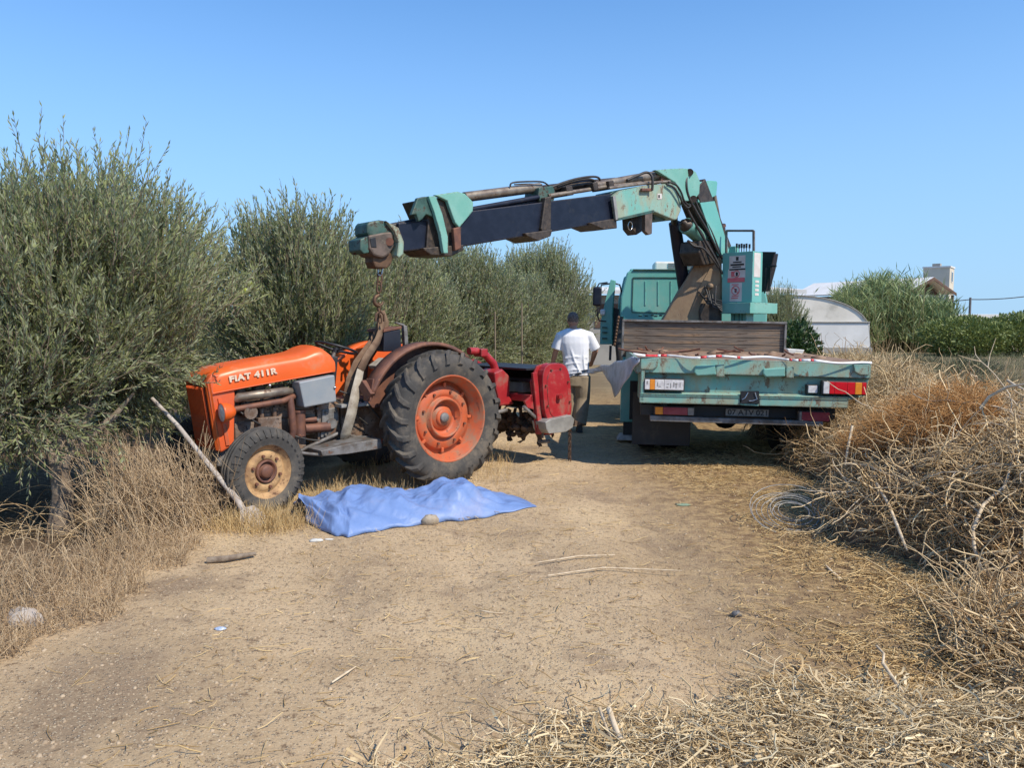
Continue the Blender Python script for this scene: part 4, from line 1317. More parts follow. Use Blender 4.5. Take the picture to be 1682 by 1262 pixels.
ac = MB(TK).box(ac0.x, ac1.x, 4.9, 5.5, ztop + .01, ac0.z).build('roof_air_conditioner', M_white, truck, bevel=.03)
g_ = MB(TK)
for k in range(3):
    z_ = ztop + .06 + k * .035
    g_.box(ac0.x + .22, ac1.x - .05, 4.885, 4.90, z_, z_ + .018)
g_.build('vent_grille', M_pole, ac)
# open door, mirror and its bracket on the left
D_ = lambda px, py, y: TK.at(px, py, 'y', y)
dr = MB(TK)
dpts = [D_(px, py, 5.1) for px, py in [(1003, 459), (1010, 461), (1006, 510), (1005, 566), (985, 566), (986, 530), (995, 490)]]
dr.prism(dpts, (.02, .06, 0))
door = dr.build('open_door', M_cab, truck, bevel=.008)
df = MB(TK)
fpts = [D_(px, py, 5.2) for px, py in [(984, 468), (1008, 465), (1018, 468), (1021, 480), (1019, 515), (1014, 560)]]
df.tube([D_(986, 478, 5.2), D_(988, 468, 5.2)] + fpts[1:], .014, 8)
df.build('door_frame', M_black, door)
MB(TK).prism([D_(px, py, 5.25) for px, py in [(1006, 505), (1017, 508), (1015, 568), (1005, 568)]], (0, .04, 0)).build('door_lining', M_black, door)
hd = MB(TK)
for py in (538, 546, 556):
    c = D_(990, py, 5.08)
    hd.box(c.x - .01, c.x + .08, 5.06, 5.09, c.z - .012, c.z + .012)
hd.build('door_handle', M_darkgreen, door)
mr = MB(TK)
mc = D_(981, 487, 5.0)
mr.box(mc.x - .075, mc.x + .075, 4.97, 5.03, mc.z - .165, mc.z + .165)
mir = mr.build('mirror', M_navy, truck, bevel=.03)
ma = MB(TK)
ma.tube([D_(px, py, 5.02) for px, py in [(982, 505), (982, 520), (984, 527), (996, 528)]], .012, 8)
ma.tube([D_(px, py, 5.02) for px, py in [(981, 472), (984, 466), (998, 464)]], .012, 8)
ma.build('mirror_arm', M_black, mir)
mc = D_(990, 513, 5.0)
MB(TK).box(mc.x - .045, mc.x + .045, 4.98, 5.04, mc.z - .05, mc.z + .05).build('side_mirror', M_clearlens, truck, bevel=.02)
ch = MB(TK)
for k in range(9):
    c = D_(1016 - k * 0.8, 522 + k * 5.5, 3.2)
    ch.ball(c, .022, 6, (1, 1, 1.5))
ch.build('hanging_chain', M_chain, truck)
MB(TK).obox(D_(1003, 568, 4.4), D_(1002, 592, 4.4), .04, .05, (0, 1, 0)).build('cab_step_bar', M_black, truck)
pf = MB(TK)
pf.tube([D_(1019, 520, 3.6), D_(1015, 560, 3.6), D_(1018, 592, 3.6)], .05, 8)
pf.build('air_hose', M_hose, truck)

# ---- loader crane (frame CR: x towards the boom tip, y towards the camera side)
A = lambda px, py, y=0.0: CR.at(px, py, 'y', y)
B = lambda px, py, x=0.1: CR.at(px, py, 'x', x)
def cprism(name, pts, y, wid, mat, parent=truck, bevel=.01):
    return MB(CR).prism([A(px, py, y) for px, py in pts], (0, -wid, 0)).build(name, mat, parent, bevel=bevel)

colm = MB(TK).prism([T(px, py, 3.25) for px, py in [(1154, 412), (1186, 424), (1186, 530), (1086, 530)]], (0, .35, 0)).build('crane_column', M_column, truck, bevel=.02)
cl2 = MB(TK)
cl2.prism([T(px, py, 3.235) for px, py in [(1166, 441), (1184, 446), (1184, 500), (1150, 505), (1146, 478)]], (0, .012, 0))
cl2.build('column_plate', M_column, colm, bevel=.004)
vl = MB(CR)
for px, py, r in [(1146, 470, .06), (1158, 478, .05), (1152, 488, .045), (1168, 470, .04)]:
    c = B(px, py, .42)
    vl.lathe([(r, 0), (r, .05), (r * .6, .06), (0, .06)], c, (1, 0, 0), 14)
vl.build('swivel_valves', M_column, colm)
vh = MB(CR)
for i in range(7):
    a, b = B(1140 + i * 6, 470 + (i % 3) * 7, .46), B(1186, 495 + i * 3, .46)
    m_ = (a + b) / 2 + Vector((.10, 0, -.06))
    vh.tube([a, m_, b], .012, 6)
vh.build('column_hoses', M_hose, truck)
MB(TK).prism([T(px, py, 3.2) for px, py in [(1186, 500), (1152, 498), (1148, 512), (1150, 530), (1186, 530)]], (0, .06, 0)).build('slew_ring', M_grease, truck, bevel=.02)
# column head and inner boom
hd_ = MB(CR)
hd_.prism([A(px, py, .17) for px, py in [(1150, 395), (1187, 395), (1192, 430), (1156, 436), (1148, 415)]], (0, -.34, 0))
hd_.build('column_head', M_grease, truck, bevel=.02)
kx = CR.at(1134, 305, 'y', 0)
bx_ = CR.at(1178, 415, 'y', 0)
ib = MB(CR).obox(bx_, kx, .30, .34, (0, 1, 0)).build('inner_boom', M_grease, truck, bevel=.012)  # greasy steel chosen partly to carry the shade on its underside
# pressed side plates, lit mint
sdp = MB(CR).prism([A(px, py, .20) for px, py in [(1150, 333), (1174, 330), (1199, 416), (1180, 420)]], (0, -.02, 0)).build('boom_side_plate', M_cab, truck, bevel=.004)
fcy = MB(CR)
a_, b_ = CR.at(1127, 370, 'y', .06), CR.at(1176, 414, 'y', .0)
fcy.tube([a_, a_ + (b_ - a_) * .06, a_ + (b_ - a_) * .07, b_], [.115, .118, .105, .095], 22)
fcy.build('luffing_cylinder', M_teal, truck)
ey = MB(CR)
d_ = (a_ - b_).normalized()
ey.lathe([(.10, 0), (.09, .03), (.05, .05), (.045, .10), (0, .11)], a_, d_, 18)
ey.build('cylinder_eye', M_grease, truck)
# knuckle: two cheek plates with a dark gap between, rounded crown
for y_, m_ in ((.20, M_cab), (-.12, M_teal)):
    cprism('knuckle_plate', [(1076, 279), (1100, 277), (1122, 276), (1136, 277), (1144, 283), (1150, 298), (1149, 318), (1140, 330), (1122, 330), (1110, 300)], y_, .06, M_teal)
cprism('knuckle_core', [(1104, 290), (1136, 280), (1146, 300), (1146, 330), (1120, 336)], .10, .22, M_grease)
MB(CR).tube([A(1133, 283, .22), A(1133, 283, -.2)], .05, 16).tube([A(1139, 327, .23), A(1139, 327, -.2)], .05, 16).build('knuckle_pins', M_grease, truck)
cprism('link_block', [(1148, 299), (1166, 296), (1177, 297), (1179, 300), (1177, 321), (1152, 334), (1147, 332)], .16, .32, M_cab)
# push rod and barrel at the back
MB(CR).tube([A(1173, 322, 0), A(1182, 373, 0)], .036, 12).build('piston_rod', M_steel, truck)
MB(CR).tube([A(1181, 371, 0), A(1182, 375, 0), A(1187, 432, 0)], [.095, .085, .085], 16).build('lift_cylinder', M_grease, truck)
MB(CR).tube([A(1181, 370, 0), A(1181.5, 374, 0)], .10, 16).build('cylinder_collar', M_rust, truck)
# long dark leg hanging beside the boom
MB(CR).tube([A(1108, 366, -.2), A(1113, 400, -.25), A(1124, 476, -.35)], [.085, .09, .09], 18).build('folded_support_leg', M_navy, truck)
MB(CR).tube([A(1107, 354, -.05), A(1108, 368, -.2)], .05, 12).build('leg_pin', M_grease, truck)

# outer boom box (mint), telescoping navy sections, collars
root = cprism('outer_boom', [(1007, 322), (1018, 313), (1060, 304), (1102, 301), (1112, 306), (1118, 320), (1119, 345), (1112, 361), (1106, 361), (1073, 347), (1013, 361)], .20, .40, M_teal_worn, bevel=.012)
MB(CR).prism([A(px, py, .206) for px, py in [(1080, 318), (1087, 318), (1087, 327), (1080, 327)]], (0, -.004, 0)).build('white_label', M_sticker, root)
MB(CR).prism([A(px, py, .2085) for px, py in [(1081.5, 320), (1084, 320), (1084, 325), (1081.5, 325)]], (0, -.002, 0)).build('label_print', M_ink, root)
MB(CR).obox(A(1013, 361, .21), A(1073, 347, .21), .03, .03, (0, 1, 0)).build('boom_bottom_rail', M_darkgreen, root)
MB(CR).obox(A(1008, 322, .215), A(1013, 361, .215), .02, .05, (1, 0, 0)).build('boom_mouth_rib', M_greyguard, root)
cprism('boom_section', [(758, 350), (776, 346), (1010, 317), (1014, 362), (900, 382), (755, 406)], .155, .31, M_navy, bevel=.012)
cprism('boom_section', [(655, 366), (760, 357), (762, 402), (657, 414)], .125, .25, M_navy, bevel=.012).name = 'boom_section'
cprism('wear_pad', [(900, 378), (908, 377), (905, 388), (884, 396), (866, 388), (862, 383)], .20, .40, M_grease)
cprism('wear_pad', [(1002, 360), (1013, 360), (1014, 375), (992, 377), (973, 369), (968, 366)], .20, .40, M_grease)
cprism('wear_pad', [(695, 407), (762, 402), (762, 411), (742, 421), (708, 419), (697, 411)], .19, .38, M_grease)
cprism('collar', [(896, 324), (906, 322), (905, 386), (894, 390), (889, 375)], .195, .39, M_grease)
cprism('cylinder_saddle', [(886, 308), (908, 305), (914, 318), (908, 335), (902, 345), (890, 335), (884, 325)], .12, .24, M_darkgreen)
# big hexagonal collar near the tip
hexc = cprism('collar_plate', [(714, 320), (752, 314), (764, 318), (778, 332), (777, 347), (755, 374), (748, 366), (742, 350), (735, 330)], .21, .05, M_teal)
cprism('collar_plate', [(676, 353), (686, 325), (695, 323), (708, 322), (716, 330), (720, 345), (722, 360), (700, 352), (694, 360), (688, 364), (684, 352)], .21, .05, M_darkgreen)
cprism('collar_core', [(690, 328), (760, 320), (770, 340), (756, 380), (760, 408), (700, 412), (704, 360)], .155, .33, M_grease)
MB(CR).prism([A(px, py, .245) for px, py in [(704, 322), (716, 322), (727, 352), (736, 390), (736, 416), (729, 416), (724, 385), (714, 350)]], (0, -.05, 0)).build('collar_strap', M_teal, truck, bevel=.006)
MB(CR).prism([A(px, py, -.17) for px, py in [(704, 322), (716, 322), (727, 352), (736, 390), (736, 416), (729, 416), (724, 385), (714, 350)]], (0, -.05, 0)).build('collar_strap', M_teal, truck, bevel=.006)
cprism('collar_lug', [(745, 375), (757, 372), (758, 408), (748, 412)], .235, .05, M_rust)
# tip: green head, sheave box, hook swivel
cprism('boom_tip', [(603, 368), (607, 364), (624, 361), (636, 363), (648, 370), (651, 390), (640, 391), (606, 388), (603, 382)], .12, .24, M_darkgreen, bevel=.02)
cprism('tip_end', [(592, 393), (604, 388), (607, 415), (598, 417), (592, 411)], .11, .22, M_darkgreen, bevel=.01)
tipb = MB(CR)
tipb.prism([A(px, py, .16) for px, py in [(634, 362), (640, 366), (655, 374), (664, 398), (663, 418), (656, 424), (652, 420), (655, 398), (648, 380)]], (0, -.34, 0))
tipb.build('tip_strap', M_teal_worn, truck, bevel=.01)
cprism('sheave_housing', [(606, 386), (632, 381), (645, 380), (648, 405), (640, 418), (630, 424), (614, 420), (607, 408)], .13, .26, M_sheave, bevel=.02)
cprism('sheave_opening', [(608, 391), (617, 389), (619, 407), (610, 406)], .136, .01, M_black)
MB(CR).tube([A(640, 397, .15), A(640, 397, -.15)], .04, 12).build('tip_pin', M_rust, truck)
cprism('hook_swivel', [(613, 417), (642, 414), (646, 424), (643, 434), (636, 441), (617, 440), (613, 430)], .08, .16, M_chain, bevel=.015)
# top tan hydraulic cylinders with clamps
MB(CR).tube([A(762, 324, .0), A(886, 308, .0)], [.055, .055], 16).build('extension_cylinder', M_steel, truck)
MB(CR).tube([A(886, 311, 0), A(960, 303, 0), A(1010, 298, 0)], [.045, .05, .05], 14).build('extension_cylinder', M_grease, truck)
MB(CR).tube([A(975, 306, .08), A(1040, 294, .08), A(1100, 285, .08)], [.055, .06, .06], 14).build('extension_cylinder', M_steel, truck)
MB(CR).tube([A(900, 322, .12), A(1000, 306, .12), A(1070, 299, .12)], .026, 10).tube([A(1000, 309, .19), A(1060, 301, .19), A(1100, 298, .19)], .02, 10).build('hydraulic_pipes', M_steel, truck)
MB(CR).tube([A(770, 345, .1), A(884, 324, .1)], .030, 10).tube([A(776, 350, .05), A(884, 330, .05)], .03, 10).build('guide_bars', M_navy, truck)
MB(CR).tube([A(640, 372, .05), A(690, 362, .05)], .03, 10).build('guide_rod', M_black, truck)
cprism('cylinder_mount', [(1088, 278), (1099, 279), (1103, 292), (1095, 300), (1086, 298)], .16, .3, M_rust)
for pts, y_ in (([(974, 300), (982, 299), (984, 312), (976, 313)], .18), ([(930, 306), (940, 305), (943, 320), (932, 322)], .14), ([(1000, 297), (1008, 296), (1010, 310), (1002, 311)], .18)):
    cprism('pipe_clamp', pts, y_, .3, M_grease, bevel=.008)
cprism('side_handle', [(1055, 309), (1072, 309), (1072, 314), (1055, 314)], .25, .04, M_rust)
# boom hoses
def hose(pts, r=.014, name='hydraulic_hose'):
    P_ = [A(*p) for p in pts]
    out = []
    for i in range(len(P_) - 1):
        p0_, p1_, p2_, p3_ = P_[max(i - 1, 0)], P_[i], P_[i + 1], P_[min(i + 2, len(P_) - 1)]
        for t in (0, .25, .5, .75):
            out.append(.5 * ((2 * p1_) + (p2_ - p0_) * t + (2 * p0_ - 5 * p1_ + 4 * p2_ - p3_) * t * t + (3 * p1_ - p0_ - 3 * p2_ + p3_) * t ** 3))
    out.append(P_[-1])
    return MB(CR).tube(out, r, 8).build(name, M_hose, truck)
hose([(838, 307, .05), (842, 300, .06), (870, 298, .08), (892, 299, .08), (902, 306, .05)], .010)
hose([(845, 303, .0), (870, 302, .0), (890, 303, .0)], .008)
hose([(905, 308, .1), (925, 300, .12), (950, 293, .12), (975, 290, .12), (985, 294, .1), (984, 305, .08)])
hose([(915, 306, .05), (940, 298, .05), (965, 294, .05), (978, 297, .05)])
hose([(1030, 296, .15), (1050, 287, .18), (1062, 283, .2), (1070, 288, .25), (1072, 300, .26), (1071, 313, .25)], .017)
hose([(1000, 300, .1), (1015, 293, .1), (1035, 291, .1), (1050, 292, .1)], .012)
hose([(1098, 299, .23), (1110, 303, .24), (1119, 316, .25), (1124, 330, .25), (1132, 337, .2), (1140, 330, .15)], .013)
hose([(1094, 302, .23), (1107, 308, .25), (1116, 322, .25), (1122, 334, .24), (1131, 341, .2), (1142, 325, .15)], .013)
hose([(1128, 285, .16), (1127, 300, .2), (1130, 320, .2), (1142, 345, .2), (1165, 385, .2), (1182, 420, .2)], .02)
hose([(1134, 285, .13), (1136, 310, .16), (1146, 340, .17), (1168, 380, .19), (1186, 425, .2)], .018)
hose([(1120, 325, .14), (1135, 355, .16), (1158, 395, .2), (1178, 430, .25), (1186, 450, .27)], .018)
hose([(1132, 397, .1), (1140, 404, .15), (1155, 408, .2), (1170, 425, .25), (1180, 440, .25)], .014)
MB(CR).tube([A(1130, 396, .1), A(1152, 410, .1), A(1166, 432, .12)], [.02, .04, .05], 8).build('valve_bank', M_grease, truck)
bl = MB(CR)
for px in (1163, 1166, 1174, 1178):
    bl.ball(B(px, 425, .29), .014, 6)
bl.build('hose_fittings', M_chrome, truck)
# bracket under the boom
cprism('storage_bracket', [(1037, 357), (1060, 352), (1061, 376), (1046, 386), (1038, 376)], .08, .16, M_grease, bevel=.01)
cprism('storage_bracket', [(1060, 350), (1072, 348), (1071, 384), (1066, 386), (1060, 380)], .22, .06, M_sheave, bevel=.006)
cprism('boom_stop', [(1073, 350), (1085, 350), (1100, 357), (1090, 363), (1076, 361)], .12, .24, M_darkgreen)
rg = [A(1035, 371, .1) + Vector((math.cos(a) * .045, 0, math.sin(a) * .055)) for a in [i * math.pi / 8 for i in range(17)]]
MB(CR).tube(rg, .008, 6, cap=False).build('ring', M_chrome, truck)

# control cabinet with stickers, lever guard, levers
Xc = .35
K_ = lambda px, py, x=Xc: CR.at(px, py, 'x', x)
k0, k1, k2 = K_(1187, 416), K_(1237, 416), K_(1237, 497)
cabn = MB(CR).prism([(Xc, k0.y, k2.z), (Xc, k1.y, k2.z), (Xc, k1.y, k0.z), (Xc, k0.y, k0.z)], (-.26, 0, 0)).build('control_cabinet', M_cab, truck, bevel=.006)
def sticker(name, px0, py0, px1, py1, mat, lift_=.003, par=cabn):
    a, b = K_(px0, py0, Xc + lift_), K_(px1, py1, Xc + lift_)
    return MB(CR).prism([(Xc + lift_, a.y, b.z), (Xc + lift_, b.y, b.z), (Xc + lift_, b.y, a.z), (Xc + lift_, a.y, a.z)], (-.002, 0, 0)).build(name, mat, par)
sticker('warning_sticker', 1198, 421, 1224, 442, M_sticker)
sticker('warning_sticker', 1196, 443, 1224, 457, M_sticker)
sticker('red_band', 1195, 457, 1223, 463, M_redink, .005)
sticker('warning_sticker', 1199, 465, 1218, 495, M_sticker)
for px0, py0, px1, py1 in [(1204, 430, 1218, 431.2), (1200, 434, 1222, 435.6), (1203, 438, 1217, 439), (1209, 422, 1213, 428), (1198, 442, 1224, 443), (1201, 446, 1205, 455), (1202, 486, 1213, 487), (1201, 489, 1212, 490.4), (1202, 467, 1213, 468)]:
    sticker('print_line', px0, py0, px1, py1, M_ink if py0 < 445 else M_redink, .006)
for cpx, cpy, rr in ((1210, 450, .045), (1208, 477, .062)):
    c = K_(cpx, cpy, Xc + .007)
    rp = [c + Vector((0, math.cos(a) * rr, math.sin(a) * rr)) for a in [i * math.pi / 10 for i in range(21)]]
    pm = MB(CR).tube(rp, .006, 6, cap=False)
    if rr > .05: pm.tube([c + Vector((0, -.044, .044)), c + Vector((0, .044, -.044))], .005, 6)
    pm.build('prohibition_ring', M_redink, cabn)
    MB(CR).prism([c + Vector((0, -.012, -.03)), c + Vector((0, .016, -.03)), c + Vector((0, .02, .02)), c + Vector((0, -.016, .025))], (-.002, 0, 0)).build('pictogram', M_ink, cabn)
sd = MB(CR)
sd.prism([(Xc - .03, k1.y + .0035, k0.z - .02), (Xc - .20, k1.y + .0035, k0.z - .02), (Xc - .20, k1.y + .0035, k0.z - .36), (Xc - .03, k1.y + .0035, k0.z - .36)], (0, -.002, 0))
sd.build('white_side_label', M_sticker, cabn)
for k in range(4):
    z_ = k0.z - .42 - k * .06
    MB(CR).box(Xc - .17, Xc - .07, k1.y, k1.y + .004, z_ - .02, z_ + .015).build('side_label', M_sticker, cabn)
l0, l1 = K_(1184, 498, Xc + .05), K_(1232, 515, Xc + .05)
MB(CR).prism([(Xc + .05, l0.y, l1.z), (Xc + .05, l1.y, l1.z), (Xc + .05, l1.y, l0.z), (Xc + .05, l0.y, l0.z)], (-.75, 0, 0)).build('cabinet_base', M_teal, truck, bevel=.006)
MB(CR).prism([K_(px, py, .2) for px, py in [(1200, 514), (1226, 514), (1226, 532), (1200, 532)]], (-.2, 0, 0)).build('cabinet_pedestal', M_cab, truck, bevel=.01)
for px in (1206, 1214, 1219):
    MB(CR).obox(K_(px, 515, .205), K_(px, 530, .205), .006, .008, (1, 0, 0)).build('pedestal_seam', M_darkgreen, truck)
gd = MB(CR)
gp = [K_(px, py, .30) for px, py in [(1193, 416), (1193, 379), (1238, 379), (1238, 416)]]
for i in range(3):
    gd.obox(gp[i], gp[i + 1], .03, .03, (1, 0, 0))
gd.build('lever_guard', M_iron, truck, bevel=.004)
for k, px in enumerate((1210, 1214, 1218, 1222, 1226, 1231)):
    a, b = K_(px, 416, .25), K_(px + .3, 400 + (k % 2), .25)
    lv = MB(CR).tube([a, b], .008, 6).build('control_lever', M_chrome if k % 2 else M_iron, truck)
    MB(CR).tube([a + (b - a) * .55, b], .015, 8).build('lever_grip', M_black, lv)
gb = MB(CR)
gb.prism([K_(px, py, .22) for px, py in [(1198, 405), (1208, 404), (1209, 416), (1196, 416)]], (-.1, 0, 0))
gb.build('valve_block', M_cab, truck, bevel=.008)
# dark oil cooler behind the cabinet on the right
oc = MB(CR)
oc.prism([K_(px, py, -.25) for px, py in [(1240, 415), (1272, 416), (1268, 440), (1258, 478), (1244, 480)]], (-.12, 0, 0))
ock = oc.build('operator_seat_back', M_cowl, truck, bevel=.01)
fr2 = MB(CR)
fr2.tube([K_(1238, 414.5, -.22), K_(1274, 415, -.22)], .012, 6).tube([K_(1272, 416, -.22), K_(1266, 440, -.22), K_(1262, 478, -.22)], .012, 6)
fr2.tube([K_(1262, 437, -.22), K_(1275, 437, -.22)], .018, 6).tube([K_(1258, 440, -.20), K_(1256, 482, -.2)], .010, 6).tube([K_(1266, 440, -.20), K_(1264, 476, -.2)], .010, 6)
fr2.build('seat_frame', M_black, truck)

# ------------------------------------------------------------------ barrier tape along the rear edge
tape = empty('barrier_tape', TK.m @ Matrix.Translation((0, -.02, 1.2)))
tag(tape, 'red and white barrier tape lying along the truck bed rear edge', 'tape')
pxs = np.linspace(1040, 1432, 79)
def tape_pt(px):
    t = (px - 1040) / 392
    py = 579.5 + 14.5 * t + 2.0 * math.sin(t * 9) + 1.2 * math.sin(t * 31)
    return TK.at(px, py, 'y', -.04 + .05 * math.sin(t * 14))
reds = [(1060, 1076), (1084, 1092), (1150, 1160), (1172, 1182), (1206, 1212), (1292, 1298), (1310, 1316), (1327, 1334), (1060, 1070)]
i = 0
while i < 78:
    isr = any(a_ <= pxs[i] <= b_ for a_, b_ in reds)
    j = i
    while j < 78 and any(a_ <= pxs[j] <= b_ for a_, b_ in reds) == isr: j += 1
    rows = []
    for k in range(i, j + 1):
        p = tape_pt(pxs[min(k, 78)])
        tw = .5 + .8 * math.sin(k * .35)
        d = Vector((0, -math.sin(tw) * .5, -1)).normalized()
        rows += [p, p + d * .025]
    MB(TK).grid(rows, j + 1 - i, 2).build('red_stripe' if isr else 'white_stripe', M_tapered if isr else M_tapewhite, tape, solid=.001)
    i = j

# ------------------------------------------------------------------ the man with his back to the track
PX, PY = 0.90, 11.4
PF = Frame((PX, PY, gz(PX, PY)), 0)
Q = lambda px, py, y=0.0: PF.at(px, py, 'y', y)
person = empty('person', PF.m)
tag(person, 'person in white t-shirt and khaki trousers seen from behind beside the truck', 'person')

def torso(mb, secs, n=20):
    rows = []
    for (z, cx, cy, rx, ry) in secs:
        rows.append([Vector((cx + rx * math.copysign(abs(math.cos(a)) ** .85, math.cos(a)), cy + ry * math.copysign(abs(math.sin(a)) ** .85, math.sin(a)), z)) for a in [2 * math.pi * k / n for k in range(n)]])
    pts = [p for r_ in rows for p in r_]
    fs = [(i * n + k, i * n + (k + 1) % n, (i + 1) * n + (k + 1) % n, (i + 1) * n + k) for i in range(len(rows) - 1) for k in range(n)]
    mb._add(pts, fs, True)
    mb._add(rows[0], [tuple(range(n))[::-1]]); mb._add(rows[-1], [tuple(range(n))])
    return mb

def remeshed(o, voxel, smooth=4):
    md = o.modifiers.new('fuse', 'REMESH'); md.mode = 'VOXEL'; md.voxel_size = voxel; md.use_smooth_shade = True
    ms = o.modifiers.new('relax', 'SMOOTH'); ms.factor = .5; ms.iterations = smooth
    return o

hc = Q(941, 527, .05)
neck, pel = Q(942, 541, .01), Q(946, 612, 0)
shL, shR = Q(921, 551, 0), Q(967, 551, .02)
elL, haL = Q(913, 577, .02), Q(907, 600, .10)
elR, haR = Q(978, 576, .08), Q(972, 596, .30)
hipL, hipR = pel + Vector((-.09, 0, -.05)), pel + Vector((.09, 0, -.05))
knL, anL = Vector((-.06, .06, .48)), Vector((-.06, .03, .09))
knR, anR = Q(957, 655, .02), Q(952, 694, -.10)
anR.z = .09

def hand(mb, wrist, fwd, side, scale=1.0):
    """palm, four unequal bent fingers and a thumb"""
    f, s = Vector(fwd).normalized(), Vector(side).normalized()
    nrm = f.cross(s)
    palm = wrist + f * .05
    mb.tube([wrist, wrist + f * .03, palm + f * .03], [.026, .034, .032], 10)
    for k, (off, ln) in enumerate([(-.028, .062), (-.010, .074), (.010, .070), (.027, .055)]):
        a = palm + f * .03 + s * off
        mb.tube([a, a + f * ln * .5 + nrm * .008, a + f * ln * .85 + nrm * .026], [.0095, .009, .0075], 7)
    a = palm - s * .03 - f * .01
    mb.tube([a, a - s * .025 + f * .02, a - s * .03 + f * .045 + nrm * .012], [.012, .011, .009], 7)

b = MB(PF)
b.ball(hc, .098, 16, (.80, .98, 1.12))
b.ball(hc + Vector((0, .045, -.055)), .062, 12, (.9, .9, .8))
b.tube([hc + Vector((0, .02, -.05)), neck + Vector((0, .0, -.02))], [.055, .062], 12)
b.ball(hc + Vector((0, .098, -.01)), .018, 8, (.8, 1, 1.6))
for s in (-1, 1):
    b.ball(hc + Vector((s * .080, .005, -.005)), .022, 8, (.4, .8, 1.4))
torso(b, [(pel.z - .06, pel.x, 0, .15, .10), (pel.z + .25, .01 + pel.x * .8, .0, .13, .09), (neck.z - .14, neck.x, 0, .17, .10), (neck.z - .04, neck.x, 0, .10, .07)])
b.tube([shL, elL], [.058, .043], 12).tube([elL, elL + (haL - elL) * .35, haL], [.042, .040, .028], 12)
b.tube([shR, elR], [.058, .043], 12).tube([elR, elR + (haR - elR) * .35, haR], [.042, .040, .028], 12)
b.ball(elL, .043, 10).ball(elR, .043, 10)
hand(b, haL, (-.05, .25, -1), (.2, 1, .2))
hand(b, haR, (-.1, 1, -.35), (1, .1, 0))
for hp, kn, an in ((hipL, knL, anL), (hipR, knR, anR)):
    b.tube([hp, kn], [.085, .055], 12).tube([kn, kn + (an - kn) * .35, an], [.056, .058, .040], 12)
remeshed(b.build('body', M_skin, person), .009, 3)
h = MB(PF)
h.ball(hc + Vector((0, -.012, .034)), .101, 16, (.84, .95, .98))
h.ball(hc + Vector((0, -.050, -.010)), .060, 12, (1.0, .7, .9))
remeshed(h.build('hair', M_hair, person), .010, 2)
sh_ = MB(PF)
torso(sh_, [(pel.z - .045, pel.x - .003, 0, .195, .135), (pel.z + .10, pel.x, 0, .190, .130), (pel.z + .26, pel.x - .005, 0, .195, .130), (neck.z - .20, neck.x + .01, .0, .215, .135), (neck.z - .10, neck.x + .005, .0, .205, .125), (neck.z - .045, neck.x, .0, .14, .10), (neck.z - .005, neck.x, .0, .075, .075)])
sh_.tube([shL + Vector((.01, 0, -.01)), neck + Vector((-.09, 0, -.07)), neck + Vector((.09, 0, -.07)), shR + Vector((-.01, 0, -.01))], [.072, .085, .085, .072], 14)
sh_.tube([shL + Vector((.05, 0, .01)), shL, elL + (shL - elL) * .12], [.066, .074, .086], 14)
sh_.tube([shR + Vector((-.05, 0, .01)), shR, elR + (shR - elR) * .10], [.066, .074, .088], 14)
for z_, w_ in ((pel.z + .02, .006), (pel.z + .12, .005), (pel.z + .21, .006)):
    sh_.tube([(pel.x - .17, -.09, z_), (pel.x - .02, -.133 - w_, z_ + .03), (pel.x + .16, -.09, z_ + .015)], .012, 8)
sh_.tube([(neck.x - .10, -.10, neck.z - .1), (pel.x - .04, -.14, pel.z + .2), (pel.x + .05, -.142, pel.z)], .010, 8)
sh_.tube([(neck.x + .14, -.09, neck.z - .12), (pel.x + .10, -.125, pel.z + .2), (pel.x + .12, -.118, pel.z)], .011, 8)
remeshed(sh_.build('t_shirt', M_shirt, person), .011, 2)
tr = MB(PF)
torso(tr, [(pel.z - .20, pel.x, 0, .185, .125), (pel.z - .10, pel.x, 0, .185, .13), (pel.z + .03, pel.x, 0, .165, .115)])
tr.tube([hipL, knL, anL + Vector((0, 0, .02))], [.125, .105, .095], 14)
tr.tube([hipR, hipR + (knR - hipR) * .5, knR, knR + (anR - knR) * .5, anR + Vector((0, 0, .02))], [.13, .122, .11, .105, .10], 14)
for k in range(4):
    c = knR + Vector((0, -.07, .08 - k * .09))
    tr.tube([c + Vector((-.07, .02, .02)), c + Vector((0, -.018, 0)), c + Vector((.07, .02, .015))], .013, 8)
remeshed(tr.build('trousers', M_trousers, person), .012, 2)
for an in (anL, anR):
    s_ = MB(PF)
    s_.tube([(an.x, an.y - .05, .055), (an.x, an.y + .03, .058), (an.x, an.y + .13, .042), (an.x, an.y + .19, .036)], [.045, .05, .043, .028], 12)
    s_.tube([(an.x, an.y, .06), (an.x, an.y, .12)], [.045, .045], 12)
    s_.box(an.x - .045, an.x + .045, an.y - .08, an.y + .19, 0, .022)
    remeshed(s_.build('shoe', M_shoe, person), .010, 2)

